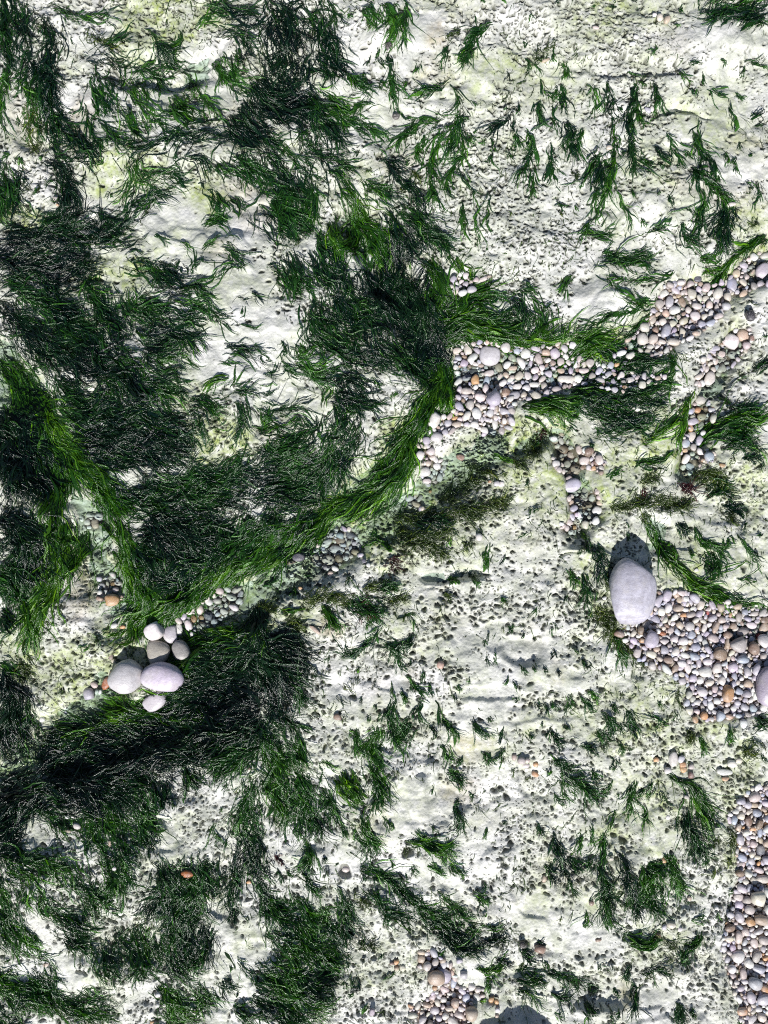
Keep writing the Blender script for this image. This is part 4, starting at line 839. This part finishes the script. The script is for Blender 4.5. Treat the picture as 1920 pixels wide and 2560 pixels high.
# stones told apart one by one: sheet, hue, centre, half axes, turn (degrees clockwise)
BY_HAND = """
G l 830,1065 126,112 -50; G l 1055,1070 145,98 6; G g 1020,918 78,88 10; G g 1165,905 74,78 0; G l 1000,1228 85,58 -35; G w 1000,765 68,70 40; G l 1110,790 54,62 0; G w 1160,757 30,52 -18; G w 1220,735 30,48 -25; G c 1300,745 42,34 20
G l 575,1185 36,50 -12; G c 610,1120 27,23 20; G r 690,1110 28,48 25; G w 625,1165 15,22 10; G w 650,1165 13,20 30; G n 722,1050 18,22 0; G o 720,570 56,41 0; G t 783,553 20,20 0; G n 645,560 24,17 10; G l 685,425 20,18 0; G w 680,518 24,17 -10; G o 740,466 24,18 15; G w 660,478 26,20 0
G w 740,735 27,20 -20; G o 795,745 22,15 10; G n 785,668 11,15 0; G w 270,1345 22,20 0; G b 425,1300 14,14 0; G n 362,1408 27,14 20; G w 972,207 15,17 0; G n 718,940 16,24 0; G t 735,965 17,16 0; G w 640,28 28,22 0; G w 565,65 22,22 0; G r 1030,630 26,18 -20; G o 1255,688 21,30 0; G o 1305,682 20,17 0; G s 1345,672 40,30 20; G n 190,1540 24,10 -40
H p 465,312 50,37 -10; H l 510,240 46,32 10; H s 610,150 38,28 25; H b 548,152 30,22 20; H n 545,186 36,28 0; H n 540,303 30,28 20; H t 648,262 36,19 15; H t 385,300 22,32 0; H b 425,240 25,18 0; H s 275,295 44,36 -25; H n 222,327 38,15 0; H l 460,365 26,18 0; H t 485,396 20,15 20; H w 592,266 16,18 0; H l 640,205 20,17 0; H b 565,215 22,18 0
H n 528,1328 28,21 15; H w 1445,162 24,26 0; H t 1200,990 30,27 0; H s 700,318 14,18 -30; H w 727,345 15,15 0; H w 230,412 16,18 0; H o 288,494 14,11 0; H t 380,760 48,14 40
E l 1520,640 73,74 0; E s 1410,748 28,24 0; E o 1420,805 31,36 -20; E l 1540,925 52,50 -30; E l 1172,1178 42,37 10; E w 1130,1265 30,29 0; E c 1375,605 28,36 0; E b 1320,975 30,40 -30; E w 1160,1062 38,58 25; E w 1095,1397 39,33 0; E w 1172,1363 28,27 0; E l 1105,1197 27,26 0; E l 1245,1082 25,25 0; E t 1300,1092 36,20 -10; E w 1480,1127 32,22 20; E w 1560,1475 22,20 0; E w 1592,1480 18,20 0; E o 1290,1050 24,14 -10; E w 1218,1372 17,22 20
E w 1360,128 22,24 0; E p 1475,150 30,16 -20; E t 1516,132 18,10 -5; E p 1425,155 20,20 0; E s 1466,212 14,14 0; E l 1295,215 22,20 0; E w 1330,165 20,14 -30; E o 845,98 16,11 0; E n 1325,1305 30,22 0; E o 1515,1462 12,10 0; E o 1128,1528 12,12 0; E l 995,1570 30,22 -20; E t 1040,1610 34,22 10
F b 395,1490 62,48 -28; F b 1425,190 34,52 0; F l 1625,90 46,60 20; F s 1200,148 30,24 0; F k 1513,128 17,19 0; F c 1165,245 33,38 0; F p 1260,200 28,38 10; F c 1335,240 32,40 25; F w 1415,555 62,52 0; F t 1497,517 42,42 25; F k 1547,388 36,38 0; F p 1355,640 33,30 20; F p 1432,640 45,28 10; F w 1280,795 38,52 10; F w 845,538 38,42 -20; F p 920,540 36,36 0; F b 1000,488 30,48 20; F w 768,585 22,32 -15; F x 731,593 17,17 0; F b 640,708 26,28 0; F o 682,707 22,18 0; F s 735,695 20,18 0; F w 400,575 34,27 0
F w 1185,390 38,34 0; F b 1235,445 30,26 10; F c 355,800 66,28 4; F w 222,897 20,34 0; F o 300,790 20,14 0; F c 1160,1165 33,48 25; F o 1200,995 24,26 20; F b 1278,1300 32,36 -20; F b 1155,1368 38,28 15; F w 1160,1405 30,20 0; F l 1218,1195 36,40 40; F b 1125,1215 28,32 20; F c 1310,1055 28,34 0; F o 1362,1357 24,15 10; F o 1240,1325 16,14 0; F n 1185,1335 20,24 0; F t 385,1290 28,26 0; F t 410,1385 34,36 0; F n 375,1415 24,34 30; F w 287,1345 28,28 0; F o 530,1375 20,17 0; F p 525,1565 28,34 20; F t 385,1600 16,22 0; F n 578,1408 18,18 0; F w 545,1720 28,34 0; F w 805,990 28,20 20; F w 690,835 24,14 0; F o 730,852 18,16 0; F w 765,857 16,16 0; F t 945,790 22,18 10; F w 990,785 18,20 0; F w 765,805 34,28 0; F w 700,632 46,20 -20; F c 880,620 28,24 0; F w 940,640 24,16 0; F w 895,592 24,20 0
I l 905,828 46,58 20; I g 1475,855 56,54 30; I n 1350,918 50,44 20; I n 1565,882 40,46 0; I w 1250,1037 48,38 0; I o 1400,1180 37,60 5; I l 1665,1130 76,132 8; I w 1010,625 28,38 10; I t 1075,625 38,25 0; I b 1195,880 38,28 0; I w 1095,982 35,26 5; I t 1320,745 20,46 18; I t 1398,852 20,46 0; I w 1550,732 40,26 0; I l 930,692 36,24 25; I w 1110,838 34,27 0; I w 1050,826 34,30 10; I l 985,895 32,30 0; I b 1180,940 40,27 15; I l 1430,1010 38,34 -30; I w 1325,1010 34,40 0; I w 1235,1165 33,36 -30; I w 1360,1095 25,35 0; I t 1530,1112 34,28 0; I n 1010,962 38,28 0; I l 1585,1022 28,44 20; I w 1500,1375 27,33 0; I o 1410,1325 28,19 0; I o 1185,1345 22,25 0; I o 1245,1320 25,28 0; I t 1635,750 30,42 30; I w 1630,840 40,50 0; I n 1640,700 34,24 0; I c 1115,565 20,24 0; I t 1090,570 26,24 10; I w 1130,562 22,22 0; I x 1595,805 18,24 20; I x 1268,655 12,15 0; I o 1418,665 16,20 0; I o 1115,668 28,14 0; I t 1465,610 34,24 0; I r 975,790 26,16 0; I o 845,832 22,17 0
I w 1045,1600 30,52 0; I l 1092,1602 26,30 20; I o 1105,1640 26,22 0; I p 1160,1650 22,20 0; I o 935,1605 22,16 0; I w 1425,1632 32,26 0; I c 1470,1612 22,20 0; I t 15,1587 17,22 0; I p 60,1612 28,24 0; I c 100,1610 20,16 0; I w 90,1643 26,18 0; I o 155,1637 18,16 0; I w 600,560 17,14 0; I w 1195,375 18,14 0; I w 960,175 15,13 0; I t 960,218 15,17 0; I c 375,72 26,16 0; I o 405,100 18,15 0; I w 320,75 18,16 0; I w 380,130 20,18 0; I w 440,20 24,32 0; I w 970,645 26,32 0
L p 1575,187 43,38 0; L c 1596,850 48,50 0; L t 1612,985 50,36 10; L w 1465,1222 46,40 0; L l 1578,1392 48,50 -20; L l 1597,1305 49,36 10; L s 1610,530 28,38 0; L b 1490,580 36,27 20; L p 1625,722 46,30 0; L p 1468,835 31,27 20; L l 1470,887 30,31 0; L w 1532,682 28,28 0; L o 1640,1442 34,42 20; L l 1550,1490 30,42 -20; L c 1620,1618 36,32 20; L w 1420,1300 30,30 0; L w 1450,280 23,20 0; L t 1570,243 28,19 0; L l 1630,1500 42,36 0; L w 1560,450 20,14 0
L w 1010,18 24,24 0; L o 1110,12 26,24 0; L n 1160,45 20,24 0; L w 1380,28 54,22 8; L o 1385,72 26,15 0; L o 150,40 24,18 30; L w 95,10 18,16 0; L t 210,718 19,26 0; L n 515,875 17,18 0; L t 1150,847 17,16 0; L c 1033,1017 32,24 15; L l 985,1030 18,18 0; L w 1090,1047 18,16 0; L n 560,1112 22,13 -20; L p 1130,188 20,14 20; L w 1010,320 14,18 0; L o 985,600 16,20 0; L n 945,1085 20,14 30; L n 185,1175 40,30 0; L c 645,590 18,12 0
K t 1165,1358 60,50 0; K l 1220,1350 46,48 20; K b 1280,1390 21,38 5; K t 1395,1592 45,45 0; K b 1360,1490 28,30 0; K l 1345,1340 32,24 30; K o 1160,1427 20,17 0; K w 1397,1420 26,22 20; K w 1440,1435 20,18 0; K w 1215,1500 23,22 0; K l 750,1582 20,24 0; K o 910,1262 18,18 0; K t 910,1297 18,15 0; K c 950,1297 21,20 0; K l 1320,1252 22,17 -20; K p 583,657 27,21 0; K o 1525,1500 20,20 0; K o 1560,1512 16,18 0; K w 1566,1570 16,18 0; K t 1560,1605 14,14 0; K t 1072,1195 28,18 10; K t 1072,1240 24,32 10; K t 1265,1325 20,22 0; K w 1105,1205 18,15 0; K n 880,1268 16,14 0; K l 1185,1625 22,20 0; K w 1430,1485 24,26 0; K l 1215,1275 26,32 20; K o 1002,1545 22,12 20
C c 960,112 22,28 0; C t 1003,122 23,32 25; C w 925,100 16,17 0; C p 542,180 24,12 10; C w 805,240 19,16 0; C w 780,285 24,15 -10; C l 880,712 24,22 0; C w 908,705 13,20 0; C w 552,978 18,25 0; C c 632,955 22,16 0; C w 692,982 17,24 -15; C w 627,1005 14,20 0; C w 600,1020 14,16 0; C t 220,390 32,12 -20; C c 1420,1325 34,18 -10
B c 285,332 20,30 0; B w 385,1245 13,12 0; A p 360,1290 20,17 0; A o 372,1328 10,10 0
J r 1213,687 41,27 18; J w 437,317 22,15 0; J w 470,315 19,12 0; J p 496,375 30,22 10; J w 548,347 16,11 0; J t 437,408 24,10 15; J t 710,488 11,24 0; J w 740,650 16,14 0; J w 782,932 22,28 0; J w 1030,1332 26,20 0; J w 1025,1470 20,18 0; J w 1020,1537 18,16 0; J w 1066,1537 13,14 0; J o 1612,738 18,14 10; J o 985,1650 15,10 0; J w 650,880 14,14 0; J c 5,680 8,24 0; J t 300,1275 20,15 0; J n 1615,5 18,10 0"""
hand = []
for item in BY_HAND.replace("\n", ";").split(";"):
    t = item.split()
    if not t: continue
    (x, y), (a, b) = [tuple(map(float, q.split(","))) for q in t[2:4]]
    px, py = tp(t[0], x, y)
    hand.append([px, py, a / ZF, b / ZF, float(t[4]), t[1]])
# the largest stone of all
BIG = (1579, 1482, 84, 59, 97)
taken = [(h[0], h[1], min(h[2], h[3]) * 0.88 + 0.12 * max(h[2], h[3])) for h in hand] + [(1585, 1440, 56, ), (1575, 1500, 56), (1570, 1535, 44)]

# gravel poured into each bed: two layers, packed by dart throwing
PAL = {"basin": "wwwwwlllllllbbbcccppppggnt", "edge": "wwwwwlllllbbcccpppppgtno", "pocket": "wwwwwwllllbbcccppppgnt", "diagonal": "wwwwllllbcccpppppgtn", "notch": "wwllppppcn",
       "strip": "wwwlllbcccpton", "pool": "wwccpppptnnl", "foot": "wwwlllccppppttn", "trail": "wwwlllccpp", "ledge": "wwwclllp", "bank": "wwwwcccllppt"}
BEDNAME = {"basin": "in the gravel basin beside the large cobble", "edge": "in the gravel along the lower right edge", "pocket": "in the gravel pocket at centre right",
           "diagonal": "in the diagonal gravel bed at upper right", "notch": "in the small gravel notch far right", "strip": "in the narrow upright gravel strip",
           "pool": "in the pool gravel above the large cobble", "foot": "in the gravel patch at the bottom", "trail": "in the gravel trail beside the fringe",
           "ledge": "on the rock ledge below the fringe", "bank": "on the pebble bank under the fringe"}
gravel = []                        # x, y, r, elong, ang, hue, bed, layer
tk = np.array([t[:3] for t in taken])
def pour(poly, bed):
    p = np.array(poly); x0, y0 = p.min(0); x1, y1 = p.max(0)
    x0, x1, y0, y1 = max(x0, -20), min(x1, 1945), max(y0, -20), min(y1, 2585)
    near = tk[(tk[:, 0] > x0 - 80) & (tk[:, 0] < x1 + 80) & (tk[:, 1] > y0 - 80) & (tk[:, 1] < y1 + 80)]
    for layer in (0, 1):
        G = {}
        for rmean, tries in ((11.5, .002), (9.5, .006), (7.6, .022), (6.2, .05), (4.9, .10), (3.8, .14)):
            if layer == 0 and (rmean > 9 or rmean < 6): continue
            if layer == 1 and bed in ("trail", "ledge", "bank", "foot") and rmean > 12: continue
            n = int((x1 - x0) * (y1 - y0) * tries) + 20
            X = rng.uniform(x0, x1, n); Y = rng.uniform(y0, y1, n); R = rmean * rng.uniform(.85, 1.2, n)
            ok = inside(poly, X, Y)
            if layer == 1:
                for (u, v, w) in near: ok &= (X - u) ** 2 + (Y - v) ** 2 > ((w + R) * .93) ** 2
            for x, y, r in zip(X[ok].tolist(), Y[ok].tolist(), R[ok].tolist()):
                i, j = int(x // 36), int(y // 36); bad = False
                for a in (i - 1, i, i + 1):
                    for b in (j - 1, j, j + 1):
                        for (u, v, w) in G.get((a, b), ()):
                            if (u - x) ** 2 + (v - y) ** 2 < ((w + r) * .93) ** 2: bad = True; break
                        if bad: break
                    if bad: break
                if bad: continue
                G.setdefault((i, j), []).append((x, y, r))
                gravel.append((x, y, r, random.uniform(1.0, 1.75), random.uniform(0, 180), random.choice(PAL[bed]), bed, layer))
for bed, polys in bed_poly.items():
    for poly in polys: pour(poly, bed)
top = sorted([g for g in gravel if g[7] == 1 and -8 < g[0] < 1928 and -8 < g[1] < 2568], key=lambda g: -g[2])
N_IND = max(0, 330 - len(hand)); single = top[:N_IND]; ids = set(map(id, single))
V_, F_, C_, nv = [], [], [], 0
for k, g in enumerate(gravel):
    if id(g) in ids: continue
    x, y, r, el, an, hue, bed, layer = g
    zb = float(soft_height(x, y)); zz = zb - 0.3 * r * S if layer == 0 else zb + 0.0022
    v, f, c, b = stone(x, y, r * math.sqrt(el), r / math.sqrt(el), an, hue, 5000 + k, z=zz)
    V_.append(v + np.array(b)); F_.append(f + nv); C_.append(c); nv += len(v)
o = link("gravel", np_mesh("gravel", np.concatenate(V_), np.concatenate(F_), np.concatenate(C_)), M_STONE)
tag(o, "small mixed cream, lilac and tan shingle filling the gaps of the gravel beds", "gravel", kind="stuff")
print("hand", len(hand), "gravel", len(gravel), "single", len(single))

stones = []                        # key, order, builder
def bed_of(x, y):
    for bed, polys in bed_poly.items():
        for p in polys:
            if inside(p, np.array([x]), np.array([y]))[0]: return bed
    return None
for k, (px, py, a, b, an, hue) in enumerate(hand):
    bed = bed_of(px, py); m = max(a, b)
    size = "big" if m > 24 else ("medium" if m > 12 else "small")
    shape = "oval" if m / min(a, b) > 1.28 else "rounded"
    if bed: where = BEDNAME[bed]
    else:
        lm = nearest_mark(px, py); dd = math.hypot(px - lm[1], py - lm[2])
        where = f"{side(px - lm[1], py - lm[2])} {lm[0]}" if dd > 30 else f"at {lm[0].replace('the ', 'the spot of the ', 1)}"
        if dd <= 30: where = "lying at the spot marked by " + lm[0] if False else f"by {lm[0]}"
    z = None
    if bed:
        z = float(soft_height(px, py)) + 0.0012
    stones.append((f"{size} {HUE[hue][0]} {shape} pebble {where}", px, py, a, b, an, hue, 100 + k, z))
for k, g in enumerate(single):
    x, y, r, el, an, hue, bed, layer = g
    size = "big" if r > 24 else ("medium" if r > 12 else "small"); shape = "oval" if el > 1.28 else "rounded"
    stones.append((f"{size} {HUE[hue][0]} {shape} pebble {BEDNAME[bed]}", x, y, r * math.sqrt(el), r / math.sqrt(el), an, hue, 900 + k, float(soft_height(x, y)) + 0.002))
NAMED = {(830, 1065): "biggest rough cream and lilac cobble of the cluster, at its left", (1055, 1070): "glossy lilac cobble at the lower right of the cobble cluster",
         (1020, 918): "grey tan cobble half in shadow at the top of the cobble cluster", (1165, 905): "cream cobble half hidden by weed, right end of the cobble cluster",
         (1000, 1228): "lilac cobble below the cobble cluster, partly under weed"}
named_px = {tuple(np.round(tp("G", *k))): v for k, v in NAMED.items()}
groups = {}
for s in stones: groups.setdefault(s[0], []).append(s)
for key, ss in groups.items():
    ss.sort(key=lambda s: s[1] if True else 0)
    for q, s in enumerate(ss):
        _, px, py, a, b, an, hue, seed, z = s
        big = max(a, b) > 20
        v, f, c, base = stone(px, py, a, b, an, hue, seed, sub=3 if big else 2, z=z, rough=1.25 if big else 1.0)
        nm = "cobble" if max(a, b) > 26 else "pebble"
        o = link(nm, np_mesh(nm, v, f, c), M_STONE); o.location = base
        lab = key if len(ss) == 1 else (key + (", leftmost one" if q == 0 else f", {ORD[q].strip()} from left"))
        lab = named_px.get((round(px), round(py)), lab)
        tag(o, lab, nm, "sea-worn pebbles lying on the rock")
# the large smooth grey cobble: egg shaped, narrower at its lower end
v, f, c, base = stone(BIG[0], BIG[1], BIG[2], BIG[3], BIG[4], 'l', 77, flat=.62, sub=4, rough=.4)
c[:, :3] = np.array((.52, .51, .60)) * (1 + .10 * n3(v * 30, 4, 3) + .08 * rng.normal(0, 1, len(v)))[:, None]
o = link("cobble", np_mesh("cobble", v, f, c), M_STONE); o.location = base
tag(o, "large smooth grey egg-shaped cobble standing beside the gravel basin", "cobble", "sea-worn pebbles lying on the rock")

# ------------------------------------------------------------------ sea snails: a coiled shell each
def snail(px, py, r, turn, label):
    n_u, n_v = 60, 12; V, F, C = [], [], []
    for i in range(n_u + 1):
        t = i / n_u; g = math.exp(-2.4 * (1 - t)); th = t * 2.6 * 2 * math.pi
        cx_, cy_ = math.cos(th) * .5 * g, math.sin(th) * .5 * g; cz = (1 - g) * 1.05
        for j in range(n_v):
            a = 2 * math.pi * j / n_v; rr = .56 * g
            V.append(((cx_ + math.cos(th) * math.cos(a) * rr), (cy_ + math.sin(th) * math.cos(a) * rr), cz + math.sin(a) * rr * 1.1))
            band = .75 + .35 * (math.sin(a * 3) > .3)
            C.append((.055 * band, .047 * band, .043 * band, 1))
    for i in range(n_u):
        for j in range(n_v):
            F.append((i * n_v + j, (i + 1) * n_v + j, (i + 1) * n_v + (j + 1) % n_v, i * n_v + (j + 1) % n_v))
    V = np.array(V) * r * S; V[:, 2] -= V[:, 2].min()
    o = bpy.data.objects.new("sea_snail", None); COL.objects.link(o); o.empty_display_size = .01
    link("shell", np_mesh("shell", V, np.array(F), np.array(C)), M_STONE, o)
    o.location = (float(wx(px)), float(wy(py)), float(soft_height(px, py)) - .001); o.rotation_euler = (0.35, 0.2, math.radians(turn))
    lid_v = [(0, 0, 0)] + [(math.cos(k * math.pi / 5), math.sin(k * math.pi / 5), 0) for k in range(10)]
    th = 2.6 * 2 * math.pi
    c0 = np.array((math.cos(th) * .5, math.sin(th) * .5, 0)) * r * S; c0[2] = .62 * r * S
    e1 = np.array((math.cos(th), math.sin(th), 0)); e2 = np.array((0, 0, 1.1))
    lv = np.array([c0 + (e1 * a + e2 * b) * .5 * r * S + np.array((-math.sin(th), math.cos(th), 0)) * .03 * r * S for a, b, _ in lid_v])
    lf = np.array([(0, k + 1, (k + 1) % 10 + 1) for k in range(10)])
    link("shell_lid", np_mesh("shell_lid", lv, lf, np.tile((.10, .06, .04, 1), (11, 1))), M_STONE, o)
    tag(o, label, "snail", "sea snails on the upper chalk")
snail(970, 131, 11, 40, "dark sea snail resting below the weed hanging at the top")
snail(991, 298, 12, 200, "dark round sea snail alone on the smooth white chalk")
snail(1302, 2356, 12, 120, "dark sea snail in a hollow near the bottom beside a brown stone")

# ------------------------------------------------------------------ unseen stone shape added below the frame to cast the bottom edge shadow
v, f, c, base = stone(1290, 2800, 108, 84, 8, 'c', 321, flat=1.15, sub=4)
o = link("shadow_caster", np_mesh("shadow_caster", v, f, c), M_STONE); o.location = base
tag(o, "unseen pale stone shape added below the bottom edge to cast the rounded shadow", "shadow_caster")
